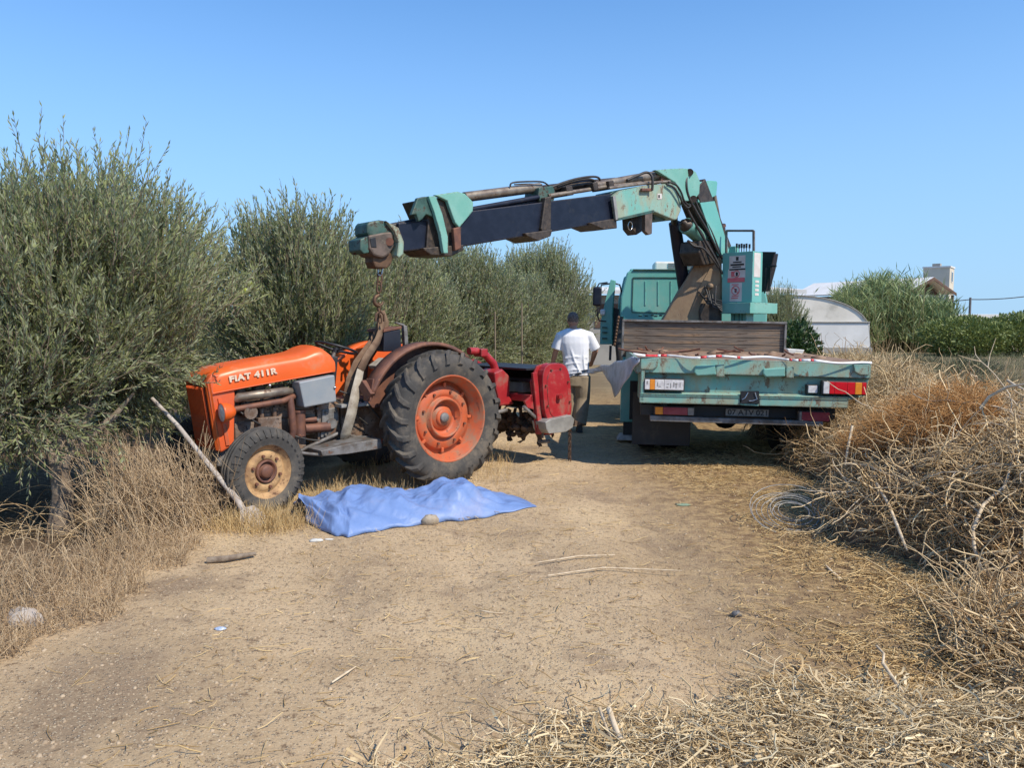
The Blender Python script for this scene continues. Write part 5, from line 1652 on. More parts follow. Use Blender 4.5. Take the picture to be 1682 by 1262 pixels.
# ------------------------------------------------------------------ grey plastic sheet between the man and the truck corner
Wp = lambda px, py, D: WORLDF.at(px, py, 'y', D)
gs = MB(WORLDF)
upper = [(928, 619, 11.22), (945, 612, 11.15), (965, 607, 11.1), (985, 602, 10.4), (1003, 598, 9.7), (1020, 592, 9.1), (1038, 587, 8.5), (1052, 586, 8.26)]
lower = [(930, 623, 11.2), (946, 618, 11.12), (966, 613, 11.05), (990, 612, 10.3), (1001, 628, 9.7), (1011, 653, 9.2), (1026, 628, 8.6), (1049, 596, 8.28)]
nu, nv = 43, 14
pts = []
def lerp_list(L, t):
    f = t * (len(L) - 1); i = min(int(f), len(L) - 2); f -= i
    a, b = L[i], L[i + 1]
    return tuple(a[k] * (1 - f) + b[k] * f for k in range(3))
for i in range(nu):
    t = i / (nu - 1)
    a, b_ = Wp(*lerp_list(upper, t)), Wp(*lerp_list(lower, t))
    for j in range(nv):
        s = j / (nv - 1)
        p = a.lerp(b_, s)
        p.y += .05 * math.sin(t * 22 + s * 5) * (.25 + s) + .03 * math.sin(t * 43 - s * 9)
        p.z += .010 * math.sin(t * 31 + s * 7)
        pts.append(p)
gs.grid(pts, nu, nv)
o = gs.build('plastic_sheet', M_greytarp, None, solid=.003)
tag(o, 'grey crumpled plastic sheet stretched from the truck corner to the man', 'sheet')

# ------------------------------------------------------------------ blue tarp on the track
def tarp_point(u, v):
    """u along the tarp 0 left .. 1 right, v 0 near edge .. 1 far edge"""
    near = [(503, 862), (545, 880), (572, 883), (640, 870), (705, 861), (760, 853), (820, 842), (882, 833)]
    f = u * (len(near) - 1); i = min(int(f), len(near) - 2); f -= i
    px = near[i][0] * (1 - f) + near[i + 1][0] * f
    py = near[i][1] * (1 - f) + near[i + 1][1] * f
    a = gpt(px, py, .0)
    far = Vector((-1.88 + u * 1.85, 6.52 + u * .72 + .10 * math.sin(u * 5), 0))
    p = a.lerp(far, v)
    crest = [.10, .17, .205, .20, .18, .17, .175, .23, .245, .15, .08, .010]
    f = u * (len(crest) - 1); i = min(int(f), len(crest) - 2); f -= i
    f = f * f * (3 - 2 * f)
    H = (crest[i] * (1 - f) + crest[i + 1] * f) * .92
    s = math.sin(math.pi * min(1, v * 1.0)) ** .62 if v < .5 else math.sin(math.pi * v) ** .8
    z = H * s
    amp = min(1, v * 5, (1 - v) * 5) * min(1, (1 - u) * 5)
    z += amp * (.022 * math.sin(u * 17 + v * 4) * math.sin(v * 5) + .008 * math.sin(u * 34 - v * 9 + 1 + 3 * math.sin(u * 7)) + .05 * (float(fbm(np.array([u * 11.0]), np.array([v * 4.5 + u * 6]), 4)[0])) + .012 * math.sin(u * 61 + v * 23 + 4 * math.sin(v * 6)))
    z += amp * .028 * max(0, 1 - abs((u * 1.2 + v * .55 - .72)) * 9) + amp * .03 * max(0, 1 - abs((u * 1.5 - v * .6 - .98)) * 10) + amp * .022 * max(0, 1 - abs(u - .18 - v * .12) * 16)
    z += amp * .02 * max(0, 1 - abs(v - .62 - .05 * math.sin(u * 8)) * 14)
    def ridge(a, b_, k):
        return max(0.0, 1 - abs(float(fbm(np.array([a]), np.array([b_]), 2)[0])) * k)
    z += amp * .5 * (.034 * ridge(u * 5 + v * 2, v * 2.2 - u * 2, 7) + .012 * ridge(u * 13 - v * 3, v * 7 + u * 4 + 9, 6) + .006 * ridge(u * 26, v * 14, 5) - .014)
    p.x += .02 * math.sin(v * 14 + u * 3) * amp
    if v == 0: p.y += .012 * math.sin(u * 60)
    # opening of the left end
    if u < .06:
        z += .09 * (1 - u / .06) * math.sin(math.pi * min(1, max(0, v - .12) / .6)) if .12 < v < .72 else 0
    p.z = gz(p.x, p.y) + .006 + z
    return p
tp = MB(WORLDF)
nu, nv = 240, 96
tp.grid([tarp_point(i / (nu - 1), j / (nv - 1)) for i in range(nu) for j in range(nv)], nu, nv)
o = tp.build('tarp', M_tarp, None, solid=.002)
tag(o, 'rumpled light blue plastic tarp spread on the track beside the rear tyre', 'tarp')
# dark bundle edge glimpsed under the open left end
uw = MB(WORLDF)
uw.ball(gpt(522, 866, .0) + Vector((.06, .10, .035)), .06, 12, (1.2, 1.3, .8))
o = uw.build('cloth_bundle', M_soil, None)
tag(o, 'dark reddish brown cloth just showing under the left end of the blue tarp', 'cloth')

def rock(name, label, px, py, r, mat, sc=(1, 1, .7), z=0.0, cat='stone', seed=1):
    rr = random.Random(seed)
    c = gpt(px, py, z)
    mb = MB(WORLDF).ball((0, 0, 0), 1, 10)
    mb.v = [Vector((v.x * sc[0], v.y * sc[1], v.z * sc[2])) * r * (.8 + .4 * rr.random()) + Vector((c.x, c.y, z + r * sc[2] * .6 + (gz(c.x, c.y) if z == 0 else 0))) for v in mb.v]
    return tag(mb.build(name, mat, None), label, cat)
rock('stone', 'brown clod holding down the near edge of the blue tarp', 706, 861, .065, M_stone, (1.1, .7, .75), .0, seed=3)
rock('stone', 'pale square rock among the dry weeds at lower left', 38, 1040, .075, M_concrete, (1.3, .8, .8), seed=5)
rock('stone', 'small whitish stone below the blue scrap on the track', 372, 1040, .014, M_stone, seed=9)
rock('stone', 'dark round stone on the straw right of the track', 1210, 1010, .028, M_iron, seed=12)
for k, (px, py, r, sc_, m_, lb, ct) in enumerate([
    (520, 890, .030, (1.8, .8, .5), M_litter, 'crushed white carton lying below the tarp left corner', 'litter'),
    (540, 887, .018, (2.2, .6, .4), M_litter, 'thin white scrap between the crushed carton and the tarp', 'litter'),
    (363, 1045, .020, (1.6, 1.0, .4), M_bluelitter, 'blue and white scrap on the left half of the track', 'litter'),
    (1122, 828, .05, (1.4, 1, .15), pmat('greenish scrap', (.24, .33, .22), None, 20, .6), 'flat greenish scrap on the track in front of the truck', 'litter')]):
    rock('litter', lb, px, py, r, m_, sc_, cat=ct, seed=20 + k)

# leaning pole with its lump of concrete, fallen log
pl = empty('leaning_pole', Matrix.Translation(gpt(412, 868)))
tag(pl, 'pale thin pole leaning into the olive tree with concrete foot', 'pole')
base = gpt(412, 868)
pole_pts = [Wp(410, 858, 6.02), Wp(390, 822, 6.05), Wp(352, 775, 6.12), Wp(320, 735, 6.2), Wp(294, 702, 6.28), Wp(272, 678, 6.36), Wp(250, 655, 6.45)]
MB(WORLDF).tube(pole_pts, [.032, .026, .022, .020, .019, .017, .016], 9).build('shaft', M_concrete, pl)
ft = MB(WORLDF)
fpts_ = [Wp(392, 838, 5.98), Wp(404, 835, 6.0), Wp(418, 846, 5.95), Wp(432, 866, 5.9), Wp(420, 873, 5.85), Wp(398, 874, 5.85), Wp(393, 858, 5.9)]
ft.prism(fpts_, (.03, .12, 0))
ft.build('concrete_foot', M_concrete, pl, bevel=.02)
lg_ = [gpt(340, 921, .03), gpt(372, 918, .035), gpt(396, 914, .03), gpt(420, 910, .03)]
o = MB(WORLDF).tube(lg_, [.022, .020, .018, .012], 9).build('log', M_bark, None)
tag(o, 'short broken branch lying in dry grass left of the tarp', 'log')

# coil of old wire at the foot of the brush pile
cw = MB(WORLDF)
c = gpt(1300, 862, .0) + Vector((0, 0, .10))
for k in range(9):
    r_ = .20 + .018 * k * (1 if k % 2 else -.6)
    u_ = Vector((1, .1 * random.uniform(-1, 1), .05)).normalized(); w_ = Vector((-.1, .75, .5 + .12 * random.uniform(-1, 1))).normalized()
    off = Vector((random.uniform(-.02, .02), random.uniform(-.02, .02), random.uniform(-.02, .02)))
    cw.tube([c + off + u_ * math.cos(a) * r_ + w_ * math.sin(a) * r_ * .8 for a in [i * math.pi / 12 for i in range(25)]], .0032, 5, cap=False)
o = cw.build('wire_coil', M_greyguard, None)
tag(o, 'loose coil of thin grey wire at the foot of the brush pile', 'wire')

# ------------------------------------------------------------------ olive trees
tri = np.array(TR.i)
def clear_of_tractor(P):
    """twigs are pushed aside by the tractor: nothing grows inside it or across its near side"""
    L = P @ tri[:3, :3].T + tri[:3, 3]
    inside = (L[:, 0] > -2.0) & (L[:, 0] < 2.10) & (L[:, 1] > -.85) & (L[:, 2] < 1.55)
    front = (L[:, 0] > -2.0) & (L[:, 0] < 2.04) & (L[:, 1] > -.30)
    nose = (L[:, 0] > 1.9) & (L[:, 0] < 2.9) & (L[:, 1] > -.1) & (L[:, 1] < 3.0) & (L[:, 2] < 1.02 + .25 * (L[:, 0] - 2.2))
    return ~(inside | front | nose)

def olive_arrays(seed, rx, ry, z0, z1, nshoot, nleaf, leafL, leafW, spikes, filt=None, centre=(0, 0), shootL=(.28, .55)):
    global rng
    rng = np.random.default_rng(seed)
    n = nshoot
    d = unit(rng.normal(size=(n, 3)))
    r = rng.random(n) ** .42
    az = np.arctan2(d[:, 1], d[:, 0])
    bump = 1 + .20 * np.sin(az * 3 + seed) * np.cos(d[:, 2] * 3 + seed) + .14 * np.sin(az * 7 + 2 * seed + d[:, 2] * 6)
    zc, rz = (z0 + z1) / 2, (z1 - z0) / 2
    P = d * (r * bump)[:, None] * np.array([rx, ry, rz * .93]) + np.array([centre[0], centre[1], zc])
    keep = vnoise(P[:, 0] * 3.1 + 40 + P[:, 2] * 2.3, P[:, 1] * 3.1 + 40 + P[:, 2] * 2.9) > .22
    P, d = P[keep], d[keep]
    out = d * np.array([1, 1, .6])
    D = unit(out * .75 + np.array([0, 0, .95]) + rng.normal(size=P.shape) * .38)
    low = P[:, 2] < z0 + .35 * (z1 - z0)
    D[low] = unit(out[low] * 1.1 + np.array([0, 0, .05]) + rng.normal(size=(low.sum(), 3)) * .45)
    L = shootL[0] + (shootL[1] - shootL[0]) * rng.random(len(P))
    # upright young shoots breaking the outline
    ns = spikes
    clus = rng.normal(size=(max(1, ns // 16), 2)) * np.array([rx, ry]) * .46
    ci = rng.integers(0, len(clus), ns)
    sx = clus[ci] + rng.normal(size=(ns, 2)) * .11
    q = np.clip(1 - (sx[:, 0] / rx) ** 2 - (sx[:, 1] / ry) ** 2, 0.05, 1) ** .5
    SP = np.stack([sx[:, 0] + centre[0], sx[:, 1] + centre[1], zc + rz * .80 * q - .12 * rng.random(ns)], 1)
    SD = unit(np.stack([sx[:, 0] / rx * .32 + rng.normal(size=ns) * .13, sx[:, 1] / ry * .3 + rng.normal(size=ns) * .13, np.ones(ns)], 1))
    P = np.concatenate([P, SP]); D = np.concatenate([D, SD]); L = np.concatenate([L, .30 + .35 * rng.random(ns) ** 1.3 + (.38 * rng.random(len(clus)) ** 1.5)[ci]])
    if filt is not None:
        k_ = filt(P) & filt(P + D * L[:, None]) & filt(P + D * L[:, None] * .5)
        P, D, L = P[k_], D[k_], L[k_]
    K = 5
    C = random_curves(P, D, L, K, .10, .03)
    N = len(P)
    stems = tubes_arr(C, np.linspace(.0042, .0014, K)[None] * (leafL / .055) * np.ones((N, 1)), rng.random(N))
    # leaves in loose pairs along every shoot
    t = (np.arange(nleaf)[None] + rng.random((N, nleaf))) / nleaf * .98 + .02
    f = t * (K - 1)
    i0 = np.minimum(f.astype(int), K - 2)
    fr = (f - i0)[..., None]
    idx = np.arange(N)[:, None]
    LP = C[idx, i0] * (1 - fr) + C[idx, i0 + 1] * fr
    T = unit(C[idx, i0 + 1] - C[idx, i0])
    LD = unit(T * 1.0 + unit(rng.normal(size=T.shape)) * .62 + np.array([0, 0, .1]))
    LP, LD = LP.reshape(-1, 3), LD.reshape(-1, 3)
    n2 = len(LP)
    base = np.repeat(rng.random(N) * .55, nleaf)
    lv = leaves_arr(LP, LD, leafL * (.65 + .6 * rng.random(n2)), leafW * (.8 + .4 * rng.random(n2)), base + .45 * rng.random(n2))
    return stems, lv

def trunk_mb(frame, base, crown_pts, r0=.10, fork=.55, seed=0):
    rr = random.Random(seed)
    mb = MB(frame)
    b = Vector(base)
    f = b + Vector((rr.uniform(-.06, .08), rr.uniform(-.05, .05), fork))
    mb.tube([b - Vector((0, 0, .05)), b + Vector((.01, 0, .10)), b.lerp(f, .55) + Vector((.02, .01, 0)), f], [r0 * 1.5, r0 * 1.15, r0 * .95, r0 * .9], 12)
    limbs = []
    for c in crown_pts:
        c = Vector(c)
        m1 = f.lerp(c, .3) + Vector((rr.uniform(-.08, .08), rr.uniform(-.08, .08), -.06))
        m2 = f.lerp(c, .65) + Vector((rr.uniform(-.1, .1), rr.uniform(-.1, .1), 0))
        limbs.append(([f - Vector((0, 0, .08)), m1, m2, c], [r0 * .65, r0 * .5, r0 * .33, r0 * .12]))
    return mb, limbs

def near_tree(label, base, centre, rx, ry, z0, z1, nshoot, spikes, seed, nleaf=24, limbs_to=None, r0=.075):
    root = empty('olive_tree', Matrix.Translation((base[0], base[1], gz(*base))))
    tag(root, label, 'tree', 'olive trees in a row left of the track')
    stems, lv = olive_arrays(seed, rx, ry, z0, z1, nshoot, nleaf, .060, .0122, spikes, clear_of_tractor, centre)
    off = np.array(MW[root].translation)
    for name, (V, F, r_), m_ in (('twigs', stems, M_bark), ('foliage', lv, M_leaf)):
        me = np_mesh(name, V - off, F, m_, r_)
        o = np_obj(name, me, root)
        MW[o] = MW[root].copy()
    lt_ = limbs_to or [(centre[0] + dx * rx, centre[1] + dy * ry, z0 + (z1 - z0) * h_) for dx, dy, h_ in [(-.5, 0, .6), (.5, .1, .55), (.05, -.35, .7), (0, .4, .75), (.1, 0, .95)]]
    mb, limbs = trunk_mb(WORLDF, (base[0], base[1], gz(*base)), lt_, r0=r0, seed=seed)
    mb.build('trunk', M_bark, root)
    for p_, r_ in limbs:
        MB(WORLDF).tube(p_, r_, 9).build('limb', M_bark, root)
    return root

near_tree('tallest and nearest olive tree, its branches over the tractor nose', (-3.42, 5.75), (-3.66, 6.6), 1.10, 1.25, .72, 2.55, 6200, 460, 11, 32,
          limbs_to=[(-3.95, 5.9, 1.1), (-2.95, 6.0, 1.05), (-3.4, 6.6, 2.0), (-3.0, 7.0, 2.3), (-3.7, 7.1, 2.5)])
near_tree('olive tree cut by the left edge of the frame', (-5.3, 6.4), (-5.3, 6.35), 1.0, 1.2, .50, 2.25, 2500, 110, 23, 24)
near_tree('low olive branches right behind the leaning pole', (-4.35, 5.75), (-3.85, 5.75), .95, .62, .76, 1.5, 1300, 0, 37, 22, r0=.05)

# further trees share two crowns; every tree stays its own object
protos = []
for sd in (5, 9):
    stems, lv = olive_arrays(sd, 1.12, 1.10, .30, 2.62, 3700, 22, .070, .0175, 330)
    s_me = np_mesh('twigs', stems[0], stems[1], M_bark, stems[2])
    l_me = np_mesh('foliage', lv[0], lv[1], M_leaf, lv[2])
    mb, limbs = trunk_mb(WORLDF, (0, 0, 0), [(-.5, 0, 1.6), (.5, .1, 1.5), (0, -.4, 1.8), (.1, .3, 2.2)], r0=.09, seed=sd)
    for p_, r_ in limbs: mb.tube(p_, r_, 7)
    tm = bpy.data.meshes.new('trunk')
    tm.from_pydata(mb.v, [], mb.f); tm.materials.append(M_bark)
    protos.append((s_me, l_me, tm))
def far_tree(x, y, s, rz, k, label, sz=None, group='olive trees in a row left of the track'):
    root = bpy.data.objects.new('olive_tree', None)
    col.objects.link(root)
    root.location = (x, y, 0); root.rotation_euler = (0, 0, R(rz)); root.scale = (s, s, sz or s)
    tag(root, label, 'tree', group)
    for nm, me in zip(('twigs', 'foliage', 'trunk'), protos[k]):
        o = bpy.data.objects.new(nm, me); col.objects.link(o); o.parent = root
    return root
for args in [(-2.62, 9.6, .88, 20, 0, 'olive tree directly behind the tractor hood', 1.03),
             (-2.0, 11.6, .90, 140, 1, 'olive tree behind the tractor steering wheel', .98),
             (-1.75, 13.2, .98, 250, 0, 'olive tree behind the hanging crane hook', .84),
             (-.95, 15.2, .96, 75, 1, 'olive tree behind the big collar of the boom', 1.06),
             (-.10, 17.4, .94, 200, 0, 'olive tree rising above the red tiller', .92),
             (.75, 20.2, 1.02, 310, 1, 'olive tree left of the man, with a taller top', 1.24),
             (1.15, 23.0, .86, 35, 0, 'last olive tree of the row, behind the man')]:
    far_tree(*args)
ROW2 = ['second row olive tree behind the left edge tree', 'second row olive tree behind the tallest near olive', 'second row olive tree filling the gap left of the hood tree',
        'second row olive tree hidden behind the boom tip', 'second row olive tree hidden behind the boom collar', 'second row olive tree far behind the two stakes', 'farthest second row olive tree, left of the shed']
for k, (x, y, s, rz) in enumerate([(-6.4, 9.4, .85, 80), (-5.4, 12.0, .76, 190), (-4.1, 14.6, .78, 15), (-3.2, 17.6, .80, 120), (-2.2, 21.0, .84, 260), (-.9, 24.6, .88, 40), (-.6, 28.0, .9, 150)]):
    far_tree(x, y, s, rz, k % 2, ROW2[k], None, 'olive trees of the second row')
far_tree(5.25, 15.6, .52, 60, 0, 'small grey green olive bush right of the crane cabinet', .78, 'olive bushes by the truck')
M_weedpole = pmat('weathered stake', (.24, .19, .13), None, 8, .9)
# fence stakes between the trees and the tiller
for k, (px, y0, y1, D, lb) in enumerate([(812, 512, 596, 12.2, 'thin pale stake, left of the two behind the tiller'), (856, 498, 600, 12.4, 'thin stake, right and taller of the two behind the tiller')]):
    a, b = Wp(px, y1 + 40, D), Wp(px + 1, y0, D)
    a.z = 0
    o = MB(WORLDF).tube([a, a.lerp(b, .5) + Vector((.01, 0, 0)), b], [.018, .016, .013], 6).build('stake', M_weedpole, None)
    tag(o, lb, 'stake', 'stakes behind the tiller')
# yellow fruit-like spot and dark leafy sapling
for px, py, D, lb in ((410, 466, 8.3, 'upper yellow fruit in the olive foliage'), (404, 478, 8.3, 'lower yellow fruit in the olive foliage')):
    o = MB(WORLDF).ball(Wp(px, py, D), .03, 10, (1, 1, 1.15)).build('fruit', M_lemon, None)
    tag(o, lb, 'fruit')

# ------------------------------------------------------------------ dry weeds on the left bank
def weed_arrays(x, y, h, lean, rad, K=4, wob=.16):
    n = len(x)
    P = np.stack([x, y, ground_h(x, y) - .01], 1)
    D = unit(np.stack([lean[0] + rng.normal(size=n) * .28, lean[1] + rng.normal(size=n) * .28, np.ones(n)], 1))
    C = random_curves(P, D, h, K, wob)
    return C, tubes_arr(C, np.linspace(1, .45, K)[None] * (rad * np.ones(n))[:, None], rng.random(n))
rng = np.random.default_rng(100)
n = 11500
yy = 2.2 + 4.9 * rng.random(n)
edge = -2.32 + .10 * (yy - 3.2) - .28 * np.clip((yy - 4.9) / .6, 0, 1) + .10 * np.sin(yy * 5) + .06 * np.sin(yy * 13)
xx = edge - 3.2 * rng.random(n) ** 1.5
dens = np.clip((edge - xx) / .35, .25, 1)
kp = (xx > -2.85) | (yy < 4.75 + .25 * rng.random(n))
yy, xx, edge, dens = yy[kp], xx[kp], edge[kp], dens[kp]
n = len(xx)
h = (.06 + .19 * rng.random(n) ** 1.2 + .30 * rng.random(n) ** 9) * (.30 + .70 * dens) * (1 - .35 * np.clip((yy - 5.0) / .8, 0, 1))
C, t1_ = weed_arrays(xx, yy, h, (.0, -.05), .0019 + .0008 * rng.random(n))
# side twigs
m_ = 12000
pi_ = rng.integers(0, n, m_); kk = rng.integers(1, 3, m_)
SP = C[pi_, kk]
SD = unit(rng.normal(size=(m_, 3)) + np.array([0, 0, .7]))
t2_ = tubes_arr(random_curves(SP, SD, .04 + .10 * rng.random(m_), 3, .2), np.full((m_, 3), .0012), rng.random(m_))
V, F, r_ = merge([t1_, t2_])
o = np_obj('dry_weeds', np_mesh('dry_weeds', V, F, M_weed, r_))
tag(o, 'dense brown dry weeds covering the bank left of the track', 'weeds', kind='stuff')
# tall dead stalks leaning towards the tree beside the front wheel
n = 420
ts = rng.random(n)
bx2, by2 = -2.85 + .55 * ts + rng.normal(size=n) * .09, 5.60 + .40 * ts + rng.normal(size=n) * .14
C, t1_ = weed_arrays(bx2, by2, .35 + .62 * rng.random(n) * (1 - .35 * ts), (-.45, .05), .0028, 6, .09)
m_ = 1500
pi_ = rng.integers(0, n, m_); kk = rng.integers(1, 5, m_)
t2_ = tubes_arr(random_curves(C[pi_, kk], unit(rng.normal(size=(m_, 3)) * .7 + np.array([-.3, 0, .9])), .08 + .16 * rng.random(m_), 3, .15), np.full((m_, 3), .0017), rng.random(m_))
V, F, r_ = merge([t1_, t2_])
o = np_obj('tall_dead_stalks', np_mesh('tall_dead_stalks', V, F, M_weed, r_))
tag(o, 'tall dead brown stalks leaning between the front wheel and the olive tree', 'stalks', kind='stuff')
# thorny arching runners in the shade under the tree
n = 120
P = np.stack([-4.6 + 1.7 * rng.random(n), 5.1 + .9 * rng.random(n), np.full(n, .02)], 1)
D = unit(rng.normal(size=(n, 3)) * np.array([1, .6, .3]) + np.array([0, 0, 1.0]))
K = 9
C = [P]; d = D
for i in range(K - 1):
    d = unit(d + np.array([0, 0, -.26]) + rng.normal(size=(n, 3)) * .08)
    C.append(C[-1] + d * (.06 + .07 * rng.random(n))[:, None])
C = np.stack(C, 1); C[..., 2] = np.maximum(C[..., 2], .01)
V, F, r_ = tubes_arr(C, np.full((n, K), .0030), .1 + .5 * rng.random(n))
o = np_obj('bramble_runners', np_mesh('bramble_runners', V, F, M_vine, r_))
tag(o, 'grey arching bramble runners in the shade under the nearest olive', 'brambles', kind='stuff')
# grass tufts round the wheels and under the tractor
n = 5200
w_ = rng.random(n)
tx = np.where(w_ < .35, -2.0 + rng.normal(size=n) * .22, np.where(w_ < .7, -1.45 + rng.normal(size=n) * .26, -1.9 + 1.9 * rng.random(n)))
ty = np.where(w_ < .35, 5.95 + rng.normal(size=n) * .12, np.where(w_ < .7, 6.75 + rng.normal(size=n) * .22, 8.6 + rng.normal(size=n) * .6))
C, (V, F, r_) = weed_arrays(tx, ty, .05 + .16 * rng.random(n) ** 1.5, (0, 0), .0019)
o = np_obj('straw_grass', np_mesh('straw_grass', V, F, M_straw, r_))
tag(o, 'yellow straw grass tufts round the tractor wheels', 'grass', kind='stuff')

# ------------------------------------------------------------------ straw litter over the right of the track
def lying(x, y, L, rad, K=3, lift=.008, wob=.2, tilt=.10, fn=tubes_arr):
    n = len(x)
    a = rng.random(n) * 6.283
    D = unit(np.stack([np.cos(a), np.sin(a), rng.normal(size=n) * tilt], 1))
    P = np.stack([x, y, np.maximum(ground_h(x, y), pile_h(x, y) * .9) + lift * (.3 + rng.random(n))], 1)
    C = random_curves(P, D, L, K, wob)
    C[..., 2] = P[:, None, 2] + (C[..., 2] - P[:, None, 2]) * .45
    C[..., 2] = np.maximum(C[..., 2], ground_h(C[..., 0], C[..., 1]) + .001)
    return fn(C, np.ones((n, K)) * (rad * np.ones(n))[:, None], rng.random(n))
def keep_density(x, y, f):
    k = rng.random(len(x)) < f(x, y)
    return x[k], y[k]
n = 230000
y = 2.1 + 8.2 * rng.random(n) ** 1.5
x = -1.5 + 5.6 * rng.random(n)
def dens(x, y):
    b = 1.05 + .07 * y + .25 * np.sin(y * 1.3) - .7 * np.clip((3.6 - y) / 1.2, 0, 1)
    base = np.clip((x - b) / .9, 0, 1) ** 1.2
    patch = np.clip(fbm(x * 1.6, y * 1.6, 3) * 2.4 + .55, .05, 1)
    return np.clip(base * patch * .80 + .010, 0, 1) * np.clip(1.3 - (x - 3.4), 0, 1)
x, y = keep_density(x, y, dens)
n = len(x)
V, F, r_ = lying(x, y, .03 + .11 * rng.random(n) ** 2, .0012 + .0018 * rng.random(n), lift=.012, tilt=.30, wob=.3)
o = np_obj('straw_litter', np_mesh('straw_litter', V, F, M_straw, r_))
tag(o, 'scattered golden straw litter covering the right side of the track', 'straw', kind='stuff')
# a few longer bits strewn over the bare track
n = 420
y = 2.2 + 7 * rng.random(n) ** 1.4; x = (rng.random(n) * 1.25 - .62) * y
V, F, r_ = lying(x, y, .05 + .16 * rng.random(n), .0016, 4, .004, .25, .05)
o = np_obj('loose_twigs', np_mesh('loose_twigs', V, F, M_straw, r_))
tag(o, 'loose pale twigs and stalks strewn over the bare track', 'twigs', kind='stuff')
# countable longer sticks on the track
for k, (a, b, m1, lb) in enumerate([((140, 1258, 0), (262, 1228, 0), (210, 1238, 0), 'long dark stick at the bottom left of the track'),
                                    ((545, 1122, 0), (584, 1096, 0), (566, 1108, 0), 'pale split cane lying on the middle of the track'),
                                    ((188, 1118, 0), (262, 1134, 0), (222, 1133, 0), 'thin curved twig left of the track middle'),
                                    ((788, 1003, 0), (826, 1008, 0), (806, 1007, 0), 'pale curved chip right of the track middle'),
                                    ((880, 925, 0), (1010, 912, 0), (950, 914, 0), 'long thin cane on the track, upper of the pair'),
                                    ((900, 946, 0), (1120, 938, 0), (990, 933, 0), 'long thin cane on the track, lower of the pair')]):
    p_ = [gpt(a[0], a[1], .012), gpt(m1[0], m1[1], .02), gpt(b[0], b[1], .012)]
    o = MB(WORLDF).tube(p_, [.004, .0055, .0035], 6).build('stick', M_branch if k != 0 else M_bark, None)
    tag(o, lb, 'stick')
# bleached cane straw heaped along the bottom of the view
n = 34000
x = -.75 + 3.6 * rng.random(n); y = 1.9 + 1.9 * rng.random(n)
def dens2(x, y):
    lim = 2.82 + .36 * np.clip(x + .3, 0, 1.4) + .10 * np.sin(x * 6) + .22 * fbm(x * 2, y * 2)
    return np.clip((lim + .12 - y) / .55, 0, 1) ** 1.5 * np.clip((x + .62) / .4, .0, 1)
x, y = keep_density(x, y, dens2)
n = len(x)
lim = 2.82 + .36 * np.clip(x + .3, 0, 1.4)
lift = .012 + .10 * np.clip((lim - y) / .5, 0, 1) * np.clip((x + .6) / 1.2, .1, 1)
h1 = n // 2
A1 = lying(x[:h1], y[:h1], .06 + .24 * rng.random(h1) ** 1.4 * 1.3, .0012 + .0028 * rng.random(h1) ** 3, 6, lift[:h1], .42, .13)
A2 = lying(x[h1:], y[h1:], .05 + .20 * rng.random(n - h1) ** 1.4, .0016 + .0040 * rng.random(n - h1) ** 2.5, 6, lift[h1:], .40, .14, ribbons_arr)
V, F, r_ = merge([A1, A2])
o = np_obj('cane_straw_heap', np_mesh('cane_straw_heap', V, F, M_palestraw, r_))
tag(o, 'bleached cane straw heaped along the bottom of the photograph', 'straw', kind='stuff')
# split cane standing out of the heap, and other heavier pieces
for k, (pts_, r0_, lb) in enumerate([
    ([(1000, 1165, .12), (1010, 1195, .10), (1030, 1235, .06), (1045, 1262, .03)], .011, 'thick split cane jutting from the straw at the bottom middle'),
    ([(985, 1165, .10), (998, 1200, .08), (1020, 1240, .04)], .007, 'thinner cane left of the thick split cane'),
    ([(1290, 1160, .05), (1380, 1150, .05), (1470, 1140, .06)], .006, 'long straight cane pointing right at the bottom right'),
    ([(1450, 1090, .10), (1470, 1120, .08), (1500, 1165, .04)], .008, 'forked dry stem rising from straw near the brush pile'),
    ([(1440, 1062, .10), (1452, 1075, .10), (1450, 1092, .10), (1463, 1110, .06)], .006, 'crooked upright twig above the forked dry stem'),
    ([(1595, 1262, .03), (1594, 1240, .07), (1592, 1225, .10)], .009, 'short pale upright stub near the bottom right corner')]):
    p_ = [gpt(a, b, c_) for a, b, c_ in pts_]
    o = MB(WORLDF).tube(p_, [r0_] * (len(p_) - 1) + [r0_ * .6], 7).build('cane', M_branch, None)
    tag(o, lb, 'cane')

# ------------------------------------------------------------------ the brush pile
rng = np.random.default_rng(55)
pile = empty('brush_pile', Matrix.Translation((3.8, 7.0, 0)))
tag(pile, 'long heap of dead tangled vines and roots right of the track', 'brush pile')
po = np.array([3.8, 7.0, 0.0])
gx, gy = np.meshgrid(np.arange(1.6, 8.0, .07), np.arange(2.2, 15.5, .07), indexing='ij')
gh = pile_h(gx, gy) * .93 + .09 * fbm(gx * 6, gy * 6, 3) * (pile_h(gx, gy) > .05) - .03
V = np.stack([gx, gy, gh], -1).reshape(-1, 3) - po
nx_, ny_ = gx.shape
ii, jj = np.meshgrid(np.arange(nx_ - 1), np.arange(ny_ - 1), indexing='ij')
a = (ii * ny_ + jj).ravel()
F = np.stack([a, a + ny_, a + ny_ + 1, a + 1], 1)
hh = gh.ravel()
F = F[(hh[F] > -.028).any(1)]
np_obj('dark_litter_core', np_mesh('dark_litter_core', V, F, M_pilecore, smooth=False), pile)  # litter mound kept dark so the gaps between stems look shaded

